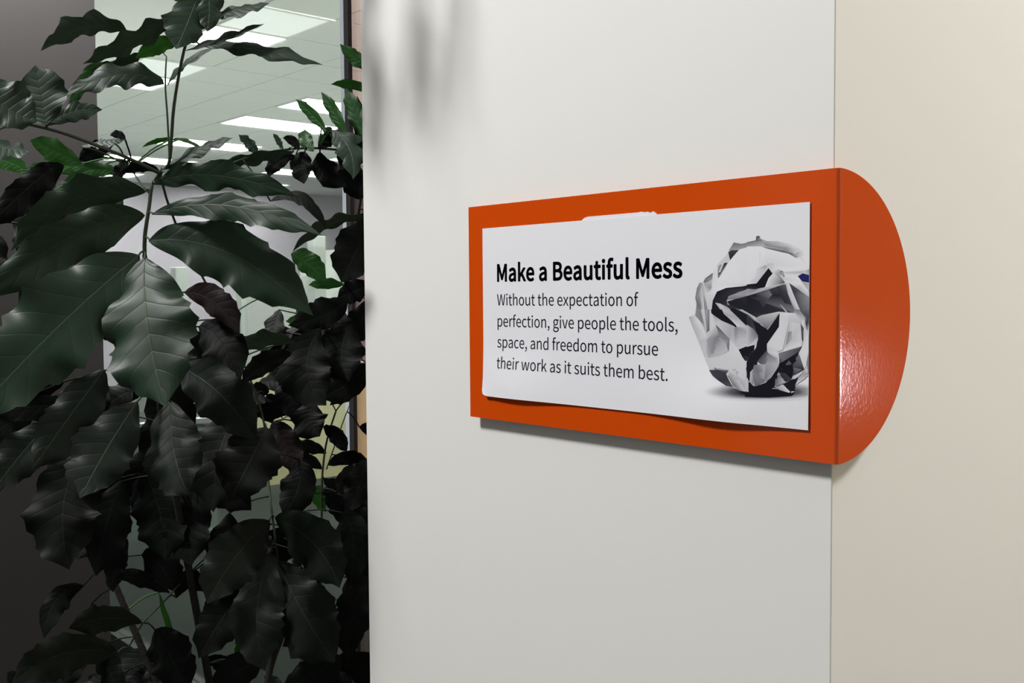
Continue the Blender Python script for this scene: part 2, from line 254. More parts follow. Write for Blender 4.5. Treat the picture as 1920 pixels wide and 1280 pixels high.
GLYPHS = r'''{",":[0.097,[[[0.024,-0.06,0.026,-0.067,0.058,-0.053],[0.077,-0.027,0.077,0.007,0.077,0.03],[0.067,0.044,0.05,0.044,0.037,0.044],[0.026,0.036,0.026,0.022,0.026,0.008],[0.037,-0.001,0.05,-0.001,0.051,-0.001],[0.052,-0.0,0.054,-0.0,0.053,-0.021],[0.04,-0.038,0.019,-0.048,0.021,-0.054]]]],".":[0.097,[[[0.036,-0.005,0.049,-0.005,0.061,-0.005],[0.072,0.005,0.072,0.02,0.072,0.034],[0.061,0.044,0.049,0.044,0.036,0.044],[0.026,0.034,0.026,0.02,0.026,0.005]]]],"B":[0.23,[[[0.035,0.086,0.035,0.0,0.063,0.0],[0.09,0.0,0.117,0.0,0.174,0.0],[0.214,0.025,0.214,0.075,0.214,0.11],[0.193,0.131,0.162,0.137,0.162,0.137],[0.162,0.138,0.162,0.138,0.186,0.146],[0.2,0.168,0.2,0.194,0.2,0.239],[0.163,0.257,0.111,0.257,0.086,0.257],[0.061,0.257,0.035,0.257,0.035,0.171]],[[0.08,0.148,0.068,0.148,0.068,0.176],[0.068,0.203,0.068,0.231,0.081,0.231],[0.094,0.231,0.107,0.231,0.147,0.231],[0.168,0.22,0.168,0.19,0.168,0.164],[0.15,0.148,0.106,0.148,0.093,0.148]],[[0.083,0.026,0.068,0.026,0.068,0.058],[0.068,0.09,0.068,0.123,0.083,0.123],[0.097,0.123,0.112,0.123,0.158,0.123],[0.182,0.108,0.182,0.076,0.182,0.042],[0.157,0.026,0.112,0.026,0.097,0.026]]]],"M":[0.284,[[[0.035,0.086,0.035,0.0,0.045,0.0],[0.055,0.0,0.064,0.0,0.064,0.047],[0.064,0.095,0.064,0.142,0.064,0.164],[0.062,0.195,0.06,0.218,0.061,0.218],[0.061,0.218,0.062,0.218,0.069,0.198],[0.075,0.179,0.082,0.159,0.099,0.115],[0.115,0.07,0.131,0.026,0.138,0.026],[0.145,0.026,0.153,0.026,0.169,0.07],[0.185,0.115,0.201,0.159,0.208,0.179],[0.215,0.198,0.222,0.218,0.222,0.218],[0.223,0.218,0.223,0.218,0.221,0.195],[0.219,0.164,0.219,0.142,0.219,0.095],[0.219,0.047,0.219,0.0,0.229,0.0],[0.239,0.0,0.249,0.0,0.249,0.086],[0.249,0.171,0.249,0.257,0.236,0.257],[0.223,0.257,0.21,0.257,0.194,0.211],[0.177,0.165,0.161,0.119,0.155,0.102],[0.15,0.084,0.143,0.066,0.143,0.066],[0.142,0.066,0.142,0.066,0.136,0.084],[0.13,0.102,0.123,0.119,0.107,0.165],[0.091,0.211,0.074,0.257,0.061,0.257],[0.048,0.257,0.035,0.257,0.035,0.171]]]],"W":[0.307,[[[0.045,0.086,0.063,0.0,0.076,0.0],[0.089,0.0,0.102,0.0,0.115,0.052],[0.127,0.103,0.14,0.155,0.144,0.175],[0.149,0.194,0.153,0.213,0.153,0.213],[0.154,0.213,0.154,0.213,0.159,0.194],[0.162,0.175,0.167,0.155,0.18,0.103],[0.193,0.052,0.206,0.0,0.219,0.0],[0.232,0.0,0.245,0.0,0.263,0.086],[0.28,0.171,0.298,0.257,0.288,0.257],[0.277,0.257,0.267,0.257,0.258,0.21],[0.249,0.164,0.239,0.117,0.235,0.089],[0.23,0.062,0.225,0.034,0.225,0.034],[0.224,0.034,0.223,0.034,0.217,0.062],[0.211,0.09,0.205,0.117,0.193,0.164],[0.181,0.21,0.169,0.257,0.16,0.257],[0.15,0.257,0.14,0.257,0.128,0.21],[0.116,0.164,0.104,0.117,0.098,0.089],[0.092,0.062,0.086,0.034,0.086,0.034],[0.085,0.034,0.085,0.034,0.079,0.062],[0.075,0.089,0.069,0.117,0.06,0.164],[0.051,0.21,0.042,0.257,0.031,0.257],[0.02,0.257,0.009,0.257,0.027,0.171]]]],"a":[0.197,[[[0.044,-0.005,0.076,-0.005,0.099,-0.005],[0.121,0.008,0.139,0.023,0.139,0.023],[0.14,0.023,0.14,0.023,0.141,0.015],[0.142,0.008,0.143,0.0,0.152,0.0],[0.16,0.0,0.169,0.0,0.169,0.039],[0.169,0.078,0.169,0.117,0.169,0.164],[0.15,0.195,0.103,0.195,0.072,0.195],[0.046,0.181,0.029,0.17,0.033,0.163],[0.037,0.155,0.041,0.148,0.056,0.158],[0.076,0.168,0.098,0.168,0.129,0.168],[0.137,0.145,0.137,0.12,0.056,0.111],[0.021,0.091,0.021,0.049,0.021,0.015]],[[0.103,0.021,0.085,0.021,0.066,0.021],[0.051,0.03,0.051,0.051,0.051,0.076],[0.073,0.092,0.137,0.099,0.137,0.081],[0.137,0.064,0.137,0.046,0.119,0.03]]]],"b":[0.216,[[[0.098,-0.005,0.116,-0.005,0.159,-0.005],[0.199,0.033,0.199,0.098,0.199,0.157],[0.172,0.195,0.123,0.195,0.102,0.195],[0.081,0.183,0.063,0.168,0.063,0.18],[0.064,0.191,0.064,0.202,0.064,0.228],[0.064,0.253,0.064,0.279,0.054,0.279],[0.043,0.279,0.032,0.279,0.032,0.186],[0.032,0.093,0.032,0.0,0.041,0.0],[0.049,0.0,0.058,0.0,0.059,0.007],[0.06,0.013,0.061,0.02,0.061,0.02],[0.062,0.02,0.062,0.02,0.078,0.005]],[[0.142,0.022,0.111,0.022,0.098,0.022],[0.081,0.027,0.064,0.042,0.064,0.075],[0.064,0.109,0.064,0.142,0.082,0.159],[0.099,0.168,0.115,0.168,0.151,0.168],[0.165,0.14,0.165,0.098,0.165,0.051]]]],"c":[0.179,[[[0.057,-0.005,0.107,-0.005,0.13,-0.005],[0.152,0.005,0.169,0.019,0.164,0.026],[0.159,0.034,0.155,0.041,0.143,0.03],[0.127,0.022,0.11,0.022,0.075,0.022],[0.051,0.051,0.051,0.095,0.051,0.139],[0.076,0.168,0.111,0.168,0.126,0.168],[0.138,0.161,0.149,0.152,0.154,0.159],[0.16,0.166,0.165,0.173,0.152,0.185],[0.134,0.195,0.11,0.195,0.061,0.195],[0.018,0.158,0.018,0.095,0.018,0.032]]]],"d":[0.217,[[[0.049,-0.005,0.097,-0.005,0.12,-0.005],[0.14,0.008,0.155,0.022,0.155,0.022],[0.155,0.022,0.156,0.022,0.157,0.015],[0.158,0.007,0.159,0.0,0.167,0.0],[0.176,0.0,0.185,0.0,0.185,0.093],[0.185,0.186,0.185,0.279,0.174,0.279],[0.163,0.279,0.153,0.279,0.153,0.254],[0.153,0.23,0.153,0.206,0.153,0.195],[0.154,0.184,0.154,0.173,0.138,0.187],[0.123,0.195,0.101,0.195,0.057,0.195],[0.019,0.157,0.019,0.095,0.019,0.032]],[[0.121,0.022,0.104,0.022,0.071,0.022],[0.051,0.049,0.051,0.095,0.051,0.139],[0.076,0.168,0.106,0.168,0.122,0.168],[0.137,0.162,0.153,0.148,0.153,0.115],[0.153,0.082,0.153,0.048,0.137,0.031]]]],"e":[0.194,[[[0.058,-0.005,0.109,-0.005,0.135,-0.005],[0.155,0.004,0.172,0.015,0.168,0.022],[0.164,0.029,0.16,0.036,0.146,0.027],[0.131,0.021,0.113,0.021,0.077,0.021],[0.052,0.047,0.05,0.088,0.092,0.088],[0.135,0.088,0.178,0.088,0.179,0.092],[0.179,0.099,0.179,0.106,0.179,0.16],[0.152,0.195,0.103,0.195,0.06,0.195],[0.018,0.157,0.018,0.095,0.018,0.032]],[[0.083,0.11,0.049,0.11,0.053,0.148],[0.077,0.169,0.104,0.169,0.134,0.169],[0.151,0.149,0.151,0.11,0.117,0.11]]]],"f":[0.114,[[[0.012,0.172,0.012,0.164,0.02,0.164],[0.029,0.164,0.037,0.164,0.037,0.109],[0.037,0.055,0.037,0.0,0.048,0.0],[0.059,0.0,0.069,0.0,0.069,0.055],[0.069,0.109,0.069,0.164,0.083,0.164],[0.096,0.164,0.11,0.164,0.11,0.173],[0.11,0.181,0.11,0.19,0.096,0.19],[0.083,0.19,0.069,0.19,0.069,0.2],[0.069,0.21,0.069,0.22,0.069,0.245],[0.078,0.258,0.096,0.258,0.103,0.258],[0.111,0.256,0.118,0.252,0.12,0.261],[0.122,0.269,0.125,0.277,0.116,0.281],[0.105,0.283,0.093,0.283,0.055,0.283],[0.037,0.259,0.037,0.221,0.037,0.21],[0.037,0.2,0.037,0.19,0.029,0.19],[0.02,0.189,0.012,0.188,0.012,0.18]]]],"g":[0.197,[[[0.05,-0.088,0.096,-0.088,0.155,-0.088],[0.193,-0.057,0.193,-0.022,0.193,0.01],[0.17,0.023,0.126,0.023,0.114,0.023],[0.101,0.023,0.089,0.023,0.063,0.023],[0.056,0.032,0.056,0.044,0.056,0.055],[0.061,0.061,0.068,0.067,0.076,0.063],[0.087,0.06,0.096,0.06,0.135,0.06],[0.166,0.086,0.166,0.126,0.166,0.143],[0.159,0.157,0.15,0.166,0.163,0.166],[0.176,0.166,0.189,0.166,0.189,0.174],[0.189,0.182,0.189,0.19,0.167,0.19],[0.145,0.19,0.123,0.19,0.116,0.193],[0.107,0.195,0.096,0.195,0.058,0.195],[0.025,0.169,0.025,0.127,0.025,0.104],[0.037,0.086,0.05,0.076,0.05,0.076],[0.05,0.075,0.05,0.075,0.04,0.068],[0.029,0.055,0.029,0.039,0.029,0.024],[0.036,0.014,0.046,0.008,0.046,0.007],[0.046,0.007,0.046,0.006,0.028,-0.005],[0.018,-0.02,0.018,-0.037,0.018,-0.069]],[[0.118,0.082,0.096,0.082,0.074,0.082],[0.056,0.099,0.056,0.127,0.056,0.155],[0.074,0.172,0.096,0.172,0.119,0.172],[0.137,0.155,0.137,0.127,0.137,0.099]],[[0.138,-0.065,0.101,-0.065,0.066,-0.065],[0.046,-0.053,0.046,-0.032,0.046,-0.021],[0.051,-0.01,0.065,0.0,0.074,-0.002],[0.083,-0.003,0.09,-0.003,0.101,-0.003],[0.112,-0.003,0.123,-0.003,0.148,-0.003],[0.161,-0.009,0.161,-0.027,0.161,-0.047]]]],"h":[0.213,[[[0.032,0.093,0.032,0.0,0.043,0.0],[0.054,0.0,0.064,0.0,0.064,0.046],[0.064,0.092,0.064,0.138,0.083,0.157],[0.097,0.167,0.116,0.167,0.141,0.167],[0.152,0.152,0.152,0.116,0.152,0.077],[0.152,0.039,0.152,0.0,0.163,0.0],[0.174,0.0,0.184,0.0,0.184,0.04],[0.184,0.08,0.184,0.12,0.184,0.169],[0.166,0.195,0.126,0.195,0.1,0.195],[0.081,0.181,0.063,0.163,0.063,0.176],[0.064,0.189,0.064,0.202,0.064,0.228],[0.064,0.253,0.064,0.279,0.054,0.279],[0.043,0.279,0.032,0.279,0.032,0.186]]]],"i":[0.096,[[[0.032,0.063,0.032,0.0,0.043,0.0],[0.054,0.0,0.064,0.0,0.064,0.063],[0.064,0.127,0.064,0.19,0.054,0.19],[0.043,0.19,0.032,0.19,0.032,0.127]],[[0.036,0.229,0.048,0.229,0.061,0.229],[0.07,0.238,0.07,0.251,0.07,0.263],[0.061,0.271,0.048,0.271,0.036,0.271],[0.027,0.263,0.027,0.251,0.027,0.238]]]],"k":[0.193,[[[0.032,0.093,0.032,0.0,0.043,0.0],[0.053,0.0,0.064,0.0,0.064,0.017],[0.064,0.033,0.064,0.05,0.076,0.064],[0.088,0.078,0.099,0.092,0.118,0.061],[0.137,0.031,0.155,0.0,0.167,0.0],[0.178,0.0,0.19,0.0,0.166,0.038],[0.142,0.076,0.118,0.113,0.139,0.139],[0.16,0.165,0.181,0.19,0.169,0.19],[0.158,0.19,0.146,0.19,0.119,0.157],[0.092,0.123,0.065,0.09,0.065,0.09],[0.064,0.09,0.064,0.09,0.064,0.153],[0.064,0.216,0.064,0.279,0.053,0.279],[0.043,0.279,0.032,0.279,0.032,0.186]]]],"l":[0.099,[[[0.042,-0.005,0.066,-0.005,0.075,-0.005],[0.08,-0.003,0.084,-0.002,0.083,0.006],[0.081,0.015,0.08,0.023,0.076,0.022],[0.075,0.022,0.073,0.022,0.068,0.022],[0.064,0.026,0.064,0.036,0.064,0.117],[0.064,0.198,0.064,0.279,0.054,0.279],[0.043,0.279,0.032,0.279,0.032,0.198],[0.032,0.118,0.032,0.038,0.032,0.011]]]],"m":[0.324,[[[0.032,0.063,0.032,0.0,0.043,0.0],[0.054,0.0,0.064,0.0,0.064,0.046],[0.064,0.092,0.064,0.138,0.082,0.158],[0.098,0.167,0.112,0.167,0.136,0.167],[0.147,0.152,0.147,0.116,0.147,0.077],[0.147,0.039,0.147,0.0,0.158,0.0],[0.169,0.0,0.179,0.0,0.179,0.046],[0.179,0.092,0.179,0.138,0.197,0.158],[0.213,0.167,0.227,0.167,0.251,0.167],[0.263,0.152,0.263,0.116,0.263,0.077],[0.263,0.039,0.263,0.0,0.273,0.0],[0.284,0.0,0.294,0.0,0.294,0.04],[0.294,0.08,0.294,0.12,0.294,0.169],[0.276,0.195,0.237,0.195,0.214,0.195],[0.194,0.18,0.174,0.159,0.166,0.181],[0.151,0.195,0.121,0.195,0.099,0.195],[0.079,0.181,0.062,0.162,0.062,0.162],[0.062,0.162,0.062,0.162,0.061,0.172],[0.06,0.181,0.058,0.19,0.05,0.19],[0.041,0.19,0.032,0.19,0.032,0.127]]]],"n":[0.214,[[[0.032,0.063,0.032,0.0,0.043,0.0],[0.054,0.0,0.064,0.0,0.064,0.046],[0.064,0.092,0.064,0.138,0.083,0.157],[0.097,0.167,0.116,0.167,0.141,0.167],[0.152,0.152,0.152,0.116,0.152,0.077],[0.152,0.039,0.152,0.0,0.163,0.0],[0.174,0.0,0.184,0.0,0.184,0.04],[0.184,0.08,0.184,0.12,0.184,0.169],[0.166,0.195,0.126,0.195,0.1,0.195],[0.08,0.181,0.062,0.162,0.062,0.162],[0.062,0.162,0.062,0.162,0.061,0.172],[0.06,0.181,0.058,0.19,0.05,0.19],[0.041,0.19,0.032,0.19,0.032,0.127]]]],"o":[0.212,[[[0.06,-0.005,0.106,-0.005,0.153,-0.005],[0.194,0.032,0.194,0.095,0.194,0.158],[0.153,0.195,0.106,0.195,0.06,0.195],[0.018,0.158,0.018,0.095,0.018,0.032]],[[0.139,0.022,0.106,0.022,0.073,0.022],[0.051,0.051,0.051,0.095,0.051,0.139],[0.073,0.168,0.106,0.168,0.139,0.168],[0.161,0.139,0.161,0.095,0.161,0.051]]]],"p":[0.217,[[[0.032,0.01,0.032,-0.08,0.043,-0.08],[0.054,-0.08,0.064,-0.08,0.064,-0.059],[0.064,-0.037,0.064,-0.016,0.064,-0.005],[0.064,0.006,0.063,0.018,0.081,0.003],[0.099,-0.005,0.116,-0.005,0.159,-0.005],[0.199,0.033,0.199,0.098,0.199,0.157],[0.172,0.195,0.123,0.195,0.101,0.195],[0.079,0.182,0.062,0.168,0.062,0.168],[0.062,0.168,0.062,0.168,0.061,0.175],[0.06,0.183,0.058,0.19,0.05,0.19],[0.041,0.19,0.032,0.19,0.032,0.1]],[[0.142,0.022,0.111,0.022,0.098,0.022],[0.081,0.027,0.064,0.042,0.064,0.075],[0.064,0.109,0.064,0.142,0.083,0.159],[0.099,0.168,0.115,0.168,0.151,0.168],[0.165,0.14,0.165,0.098,0.165,0.051]]]],"r":[0.136,[[[0.032,0.063,0.032,0.0,0.043,0.0],[0.054,0.0,0.064,0.0,0.064,0.041],[0.064,0.081,0.064,0.122,0.077,0.154],[0.096,0.166,0.112,0.166,0.12,0.166],[0.124,0.165,0.131,0.163,0.133,0.172],[0.135,0.182,0.137,0.191,0.131,0.194],[0.125,0.195,0.116,0.195,0.095,0.195],[0.076,0.18,0.062,0.155,0.062,0.155],[0.062,0.155,0.062,0.155,0.061,0.167],[0.06,0.179,0.058,0.19,0.05,0.19],[0.041,0.19,0.032,0.19,0.032,0.127]]]],"s":[0.164,[[[0.055,-0.005,0.082,-0.005,0.127,-0.005],[0.151,0.021,0.151,0.052,0.151,0.088],[0.121,0.099,0.093,0.11,0.072,0.118],[0.052,0.125,0.052,0.143,0.052,0.158],[0.063,0.17,0.088,0.17,0.104,0.17],[0.118,0.163,0.131,0.153,0.136,0.16],[0.141,0.167,0.146,0.173,0.132,0.185],[0.111,0.195,0.087,0.195,0.046,0.195],[0.022,0.171,0.022,0.141,0.022,0.109],[0.05,0.096,0.077,0.086,0.098,0.078],[0.12,0.069,0.12,0.05,0.12,0.034],[0.108,0.02,0.083,0.02,0.06,0.02],[0.043,0.029,0.027,0.043,0.021,0.036],[0.016,0.029,0.011,0.022,0.029,0.007]]]],"t":[0.132,[[[0.051,-0.005,0.092,-0.005,0.104,-0.005],[0.116,-0.001,0.127,0.002,0.125,0.011],[0.123,0.019,0.121,0.027,0.114,0.024],[0.106,0.021,0.099,0.021,0.077,0.021],[0.07,0.035,0.07,0.058,0.07,0.093],[0.07,0.129,0.07,0.164,0.087,0.164],[0.104,0.164,0.121,0.164,0.121,0.173],[0.121,0.181,0.121,0.19,0.104,0.19],[0.087,0.19,0.07,0.19,0.07,0.208],[0.07,0.226,0.07,0.244,0.061,0.244],[0.052,0.244,0.043,0.244,0.042,0.226],[0.041,0.208,0.04,0.19,0.03,0.19],[0.019,0.189,0.009,0.188,0.009,0.18],[0.009,0.172,0.009,0.164,0.019,0.164],[0.028,0.164,0.038,0.164,0.038,0.129],[0.038,0.094,0.038,0.059,0.038,0.021]]]],"u":[0.213,[[[0.048,-0.005,0.088,-0.005,0.114,-0.005],[0.133,0.009,0.151,0.03,0.151,0.03],[0.151,0.03,0.152,0.03,0.152,0.02],[0.153,0.01,0.154,0.0,0.163,0.0],[0.172,0.0,0.181,0.0,0.181,0.063],[0.181,0.127,0.181,0.19,0.17,0.19],[0.159,0.19,0.149,0.19,0.149,0.145],[0.149,0.1,0.149,0.055,0.131,0.033],[0.117,0.023,0.097,0.023,0.072,0.023],[0.062,0.038,0.062,0.074,0.062,0.112],[0.062,0.151,0.062,0.19,0.051,0.19],[0.04,0.19,0.029,0.19,0.029,0.15],[0.029,0.11,0.029,0.07,0.029,0.021]]]],"v":[0.182,[[[0.05,0.063,0.073,0.0,0.086,0.0],[0.098,0.0,0.111,0.0,0.133,0.063],[0.155,0.127,0.178,0.19,0.167,0.19],[0.157,0.19,0.146,0.19,0.134,0.154],[0.122,0.118,0.11,0.082,0.105,0.063],[0.098,0.044,0.093,0.026,0.092,0.026],[0.092,0.026,0.091,0.026,0.085,0.044],[0.079,0.063,0.074,0.082,0.062,0.118],[0.05,0.154,0.038,0.19,0.027,0.19],[0.016,0.19,0.005,0.19,0.027,0.127]]]],"w":[0.281,[[[0.045,0.063,0.062,0.0,0.075,0.0],[0.087,0.0,0.099,0.0,0.108,0.034],[0.117,0.068,0.126,0.102,0.131,0.12],[0.135,0.138,0.139,0.157,0.14,0.157],[0.141,0.157,0.141,0.157,0.146,0.138],[0.149,0.12,0.154,0.103,0.163,0.068],[0.172,0.034,0.181,0.0,0.194,0.0],[0.207,0.0,0.22,0.0,0.237,0.063],[0.255,0.127,0.272,0.19,0.261,0.19],[0.251,0.19,0.241,0.19,0.232,0.153],[0.222,0.117,0.213,0.08,0.209,0.062],[0.206,0.045,0.202,0.027,0.201,0.027],[0.201,0.027,0.2,0.027,0.195,0.045],[0.191,0.062,0.187,0.08,0.177,0.117],[0.167,0.153,0.157,0.19,0.146,0.19],[0.136,0.19,0.126,0.19,0.116,0.153],[0.106,0.117,0.096,0.08,0.091,0.062],[0.087,0.045,0.083,0.027,0.083,0.027],[0.082,0.027,0.082,0.027,0.078,0.045],[0.074,0.062,0.07,0.08,0.061,0.117],[0.051,0.153,0.042,0.19,0.031,0.19],[0.02,0.19,0.009,0.19,0.027,0.127]]]],"x":[0.174,[[[0.026,0.033,0.005,0.0,0.016,0.0],[0.028,0.0,0.039,0.0,0.047,0.015],[0.056,0.03,0.064,0.044,0.071,0.056],[0.077,0.068,0.084,0.078,0.084,0.078],[0.085,0.078,0.085,0.078,0.093,0.068],[0.1,0.056,0.106,0.044,0.115,0.03],[0.125,0.015,0.134,0.0,0.146,0.0],[0.157,0.0,0.169,0.0,0.148,0.032],[0.127,0.064,0.106,0.096,0.126,0.127],[0.145,0.159,0.164,0.19,0.153,0.19],[0.142,0.19,0.131,0.19,0.123,0.176],[0.115,0.162,0.107,0.148,0.102,0.138],[0.096,0.127,0.091,0.117,0.09,0.117],[0.09,0.117,0.089,0.117,0.083,0.127],[0.076,0.138,0.07,0.148,0.062,0.162],[0.053,0.176,0.045,0.19,0.033,0.19],[0.022,0.19,0.01,0.19,0.029,0.16],[0.049,0.129,0.068,0.099,0.047,0.066]]]]," ":[0.078,[]]}'''
# ---------------------------------------------------------------- the orange sign
SX = .0136; HH = .15; TH = .0025; XL = -.570
M_or = mat('orange_paint', ORANGE, .11, .5, bump=(260, .12, .0009))
sign = empty('wall_sign', (-.2, -.001, -HH), 'glossy orange metal sign bent round the wall corner with a half-round wing', 'sign')
rb = .0045
prof = [(XL+(SX-rb-XL)*i/24, -SX, HH, (0, -1)) for i in range(25)]
for i in range(1, 9):
    a = math.pi/2*i/8; x = SX-rb+rb*math.sin(a); y = -SX+rb-rb*math.cos(a)
    prof.append((x, y, None, (math.sin(a), -math.cos(a))))
yc = -.0127
for i in range(1, 61):
    a = math.pi/2*i/60; y = (-SX+rb)+(yc+HH-(-SX+rb))*math.sin(a); prof.append((SX, y, None, (1, 0)))
v = []
for x, y, h, n in prof:
    if h is None: h = math.sqrt(max(HH*HH-max(0, y-yc)**2, 1e-7))
    for k in range(9):
        z = -h+2*h*k/8; v.append((x, y, z)); 
off = len(v)
for (x, y, h, n) in prof:
    if h is None: h = math.sqrt(max(HH*HH-max(0, y-yc)**2, 1e-7))
    for k in range(9): v.append((x-n[0]*TH, y-n[1]*TH, -h+2*h*k/8))
f = []; NP = len(prof)
for i in range(NP-1):
    for k in range(8):
        a = i*9+k; f.append((a, a+9, a+10, a+1)); f.append((off+a, off+a+1, off+a+10, off+a+9))
    a = i*9; f.append((a, off+a, off+a+9, a+9)); a = i*9+8; f.append((a, a+9, off+a+9, off+a))
for k in range(8):
    a = k; f.append((a, a+1, off+a+1, off+a)); a = (NP-1)*9+k; f.append((a, off+a, off+a+1, a+1))
pl = mesh('plate', v, f, M_or, sign, True)
me = pl.data
try:
    me.shade_smooth() if False else None
except Exception: pass
for e in me.edges:
    z0, z1 = me.vertices[e.vertices[0]].co, me.vertices[e.vertices[1]].co
me.set_sharp_from_angle(angle=math.radians(40))
for x in (-.46, -.1):
    for z in (-.09, .09): box('spacer', (x-.012, -SX+TH, z-.012), (x+.012, -.0002, z+.012), M_black, sign)
for z in (-.05, .05): box('spacer', (.0002, .05, z-.01), (SX-TH, .07, z+.01), M_black, sign)
into(sign)
# ---------------------------------------------------------------- the card
CX0, CX1, CZ0, CZ1 = -.5378, -.0184, -.1175, .118
CARD_A = .80
M_card = mat('white_card', (CARD_A, CARD_A*1.0, CARD_A*1.045, 1), .45, .3)
def bell(x, c, w_): return math.exp(-((x-c)/w_)**2)
def card_y(x, z):
    u = (x-CX0)/(CX1-CX0); low = max(0, min(1, (-.035-z)/.082)); low = low*low*(3-2*low)
    d = .0016 + low*(.0045*bell(u, .13, .13)+.0004+.0055*bell(u, .78, .13))
    c = max(0, 1-(x-CX0)/.02)*max(0, 1-(z-CZ0)/.03); d += .003*c*c
    return -SX-d
card = empty('printed_card', (-.28, -SX-.002, CZ0), 'white card with a printed slogan and a crumpled paper ball picture on the orange sign', 'card')
NX, NZ = 80, 30; v = []; f = []
for side in (0, 1):
    for j in range(NZ+1):
        for i in range(NX+1):
            x = CX0+(CX1-CX0)*i/NX; z = CZ0+(CZ1-CZ0)*j/NZ; z_, x_ = z, x
            if i < 3 and j < 4:                     # worn, rounded lower left corner
                rr = .010; dx = CX0+rr-x; dz = CZ0+rr-z
                if dx > 0 and dz > 0:
                    L = math.hypot(dx, dz)
                    if L > rr*.98: k = rr*.98/L; x_ = CX0+rr-dx*k; z_ = CZ0+rr-dz*k
            v.append((x_, card_y(x, z)+side*.0005, z_))
W1 = NX+1; o2 = W1*(NZ+1)
for j in range(NZ):
    for i in range(NX):
        a = j*W1+i; f.append((a, a+1, a+W1+1, a+W1)); f.append((o2+a, o2+a+W1, o2+a+W1+1, o2+a+1))
for i in range(NX):
    a = i; f.append((a, o2+a, o2+a+1, a+1)); a = NZ*W1+i; f.append((a, a+1, o2+a+1, o2+a))
for j in range(NZ):
    a = j*W1; f.append((a, a+W1, o2+a+W1, o2+a)); a = j*W1+NX; f.append((a, o2+a, o2+a+W1, a+W1))
cp = mesh('card_sheet', v, f, M_card, card, True); cp.data.set_sharp_from_angle(angle=math.radians(50))
from mathutils.geometry import tessellate_polygon, interpolate_bezier
# printed lettering: outlines of the letters as Bezier curves
GL = json.loads(GLYPHS)
M_ink = mat('printed_ink', srgb(18, 14, 36), .6, .1)
def text_line(name, s, x0, x1, zb, sy, bold=0, track=0):
    adv = sum(GL[c][0]+track for c in s); first = GL[s[0]]; last = GL[s[-1]]
    lo = min(p[2] for sp in first[1] for p in sp); hi = adv-(last[0]+track)+max(p[2] for sp in last[1] for p in sp)
    k = (x1-x0)/(hi-lo)
    cu = bpy.data.curves.new(name, 'CURVE'); cu.dimensions = '2D'; cu.fill_mode = 'BOTH'; cu.resolution_u = 6
    pen = 0
    for c in s:
        g = GL[c]
        for sp in g[1]:
            b = cu.splines.new('BEZIER'); b.bezier_points.add(len(sp)-1); b.use_cyclic_u = True
            for q, p in zip(b.bezier_points, sp):
                q.handle_left_type = q.handle_right_type = 'FREE'
                q.handle_left = (p[0]+pen, p[1], 0); q.co = (p[2]+pen, p[3], 0); q.handle_right = (p[4]+pen, p[5], 0)
        pen += g[0]+track
    tmp = bpy.data.objects.new('tmp', cu); COL.objects.link(tmp); bpy.context.view_layer.update()
    me = bpy.data.meshes.new_from_object(tmp.evaluated_get(bpy.context.evaluated_depsgraph_get()))
    bpy.data.objects.remove(tmp)
    if bold:                                        # thicken: a round-jointed stroke along every outline
        v = [tuple(q.co) for q in me.vertices]; f = [tuple(p.vertices) for p in me.polygons]
        for sp in cu.splines:
            P = []; B = list(sp.bezier_points)
            for i, q in enumerate(B):
                r = B[(i+1) % len(B)]; P += [tuple(c) for c in interpolate_bezier(q.co, q.handle_right, r.handle_left, r.co, 6)[:-1]]
            for i, (ax, ay, _) in enumerate(P):
                bx, by, _ = P[(i+1) % len(P)]; L = math.hypot(bx-ax, by-ay)
                if L < 1e-6: continue
                nx, ny = -(by-ay)/L*bold, (bx-ax)/L*bold; n = len(v)
                v += [(ax+nx, ay+ny, 0), (ax-nx, ay-ny, 0), (bx-nx, by-ny, 0), (bx+nx, by+ny, 0)]; f.append((n, n+1, n+2, n+3))
                n = len(v); v += [(ax+bold*math.cos(a*math.pi/4), ay+bold*math.sin(a*math.pi/4), 0) for a in range(8)]; f.append(tuple(range(n, n+8)))
        me = bpy.data.meshes.new(name); me.from_pydata(v, [], f)
    for q in me.vertices:
        x = x0+(q.co.x-lo)*k; z = zb+q.co.y*sy; q.co = (x, card_y(x, z)-.00012, z)
    me.materials.clear(); me.name = name
    return link(name, me, M_ink, card)
text_line('heading_lettering', 'Make a Beautiful Mess', -.5062, -.1841, .0437, .0885, .0115, .006)
text_line('text_line', 'Without the expectation of', -.5075, -.2498, .0103, .0596, .0012)
text_line('text_line', 'perfection, give people the tools,', -.5068, -.1902, -.0190, .0596, .0012)
text_line('text_line', 'space, and freedom to pursue', -.5075, -.2194, -.0480, .0596, .0012)
text_line('text_line', 'their work as it suits them best.', -.5076, -.2042, -.0771, .0596, .0012)
# printed picture of a crumpled paper ball: flat grey facets on the card
M_print = bpy.data.materials.new('printed_picture'); M_print.use_nodes = True
_n = M_print.node_tree; _b = _n.nodes['Principled BSDF']; _a = _n.nodes.new('ShaderNodeVertexColor'); _a.layer_name = 'ink'
_n.links.new(_a.outputs[0], _b.inputs['Base Color']); _b.inputs['Roughness'].default_value = .45; _b.inputs['Specular IOR Level'].default_value = .15
WH = lin(219)
def ink(g):
    if isinstance(g, tuple): return (lin(g[0])/WH*CARD_A, lin(g[1])/WH*CARD_A, lin(g[2])/WH*CARD_A, 1)
    b = g+ (10*(1-g/219) if g < 219 else 0)
    return (min(1, lin(g)/WH)*CARD_A, min(1, lin(g)/WH)*CARD_A, min(1, lin(b)/WH)*CARD_A*1.045, 1)
V, Fc, CO = [], [], []
layer = [0]
O = {'A': (1260, 420, 3.657), 'a': (1280, 420, 7.111), 'b': (1400, 420, 7.111), 'c': (1280, 580, 7.111), 'd': (1400, 580, 7.111)}
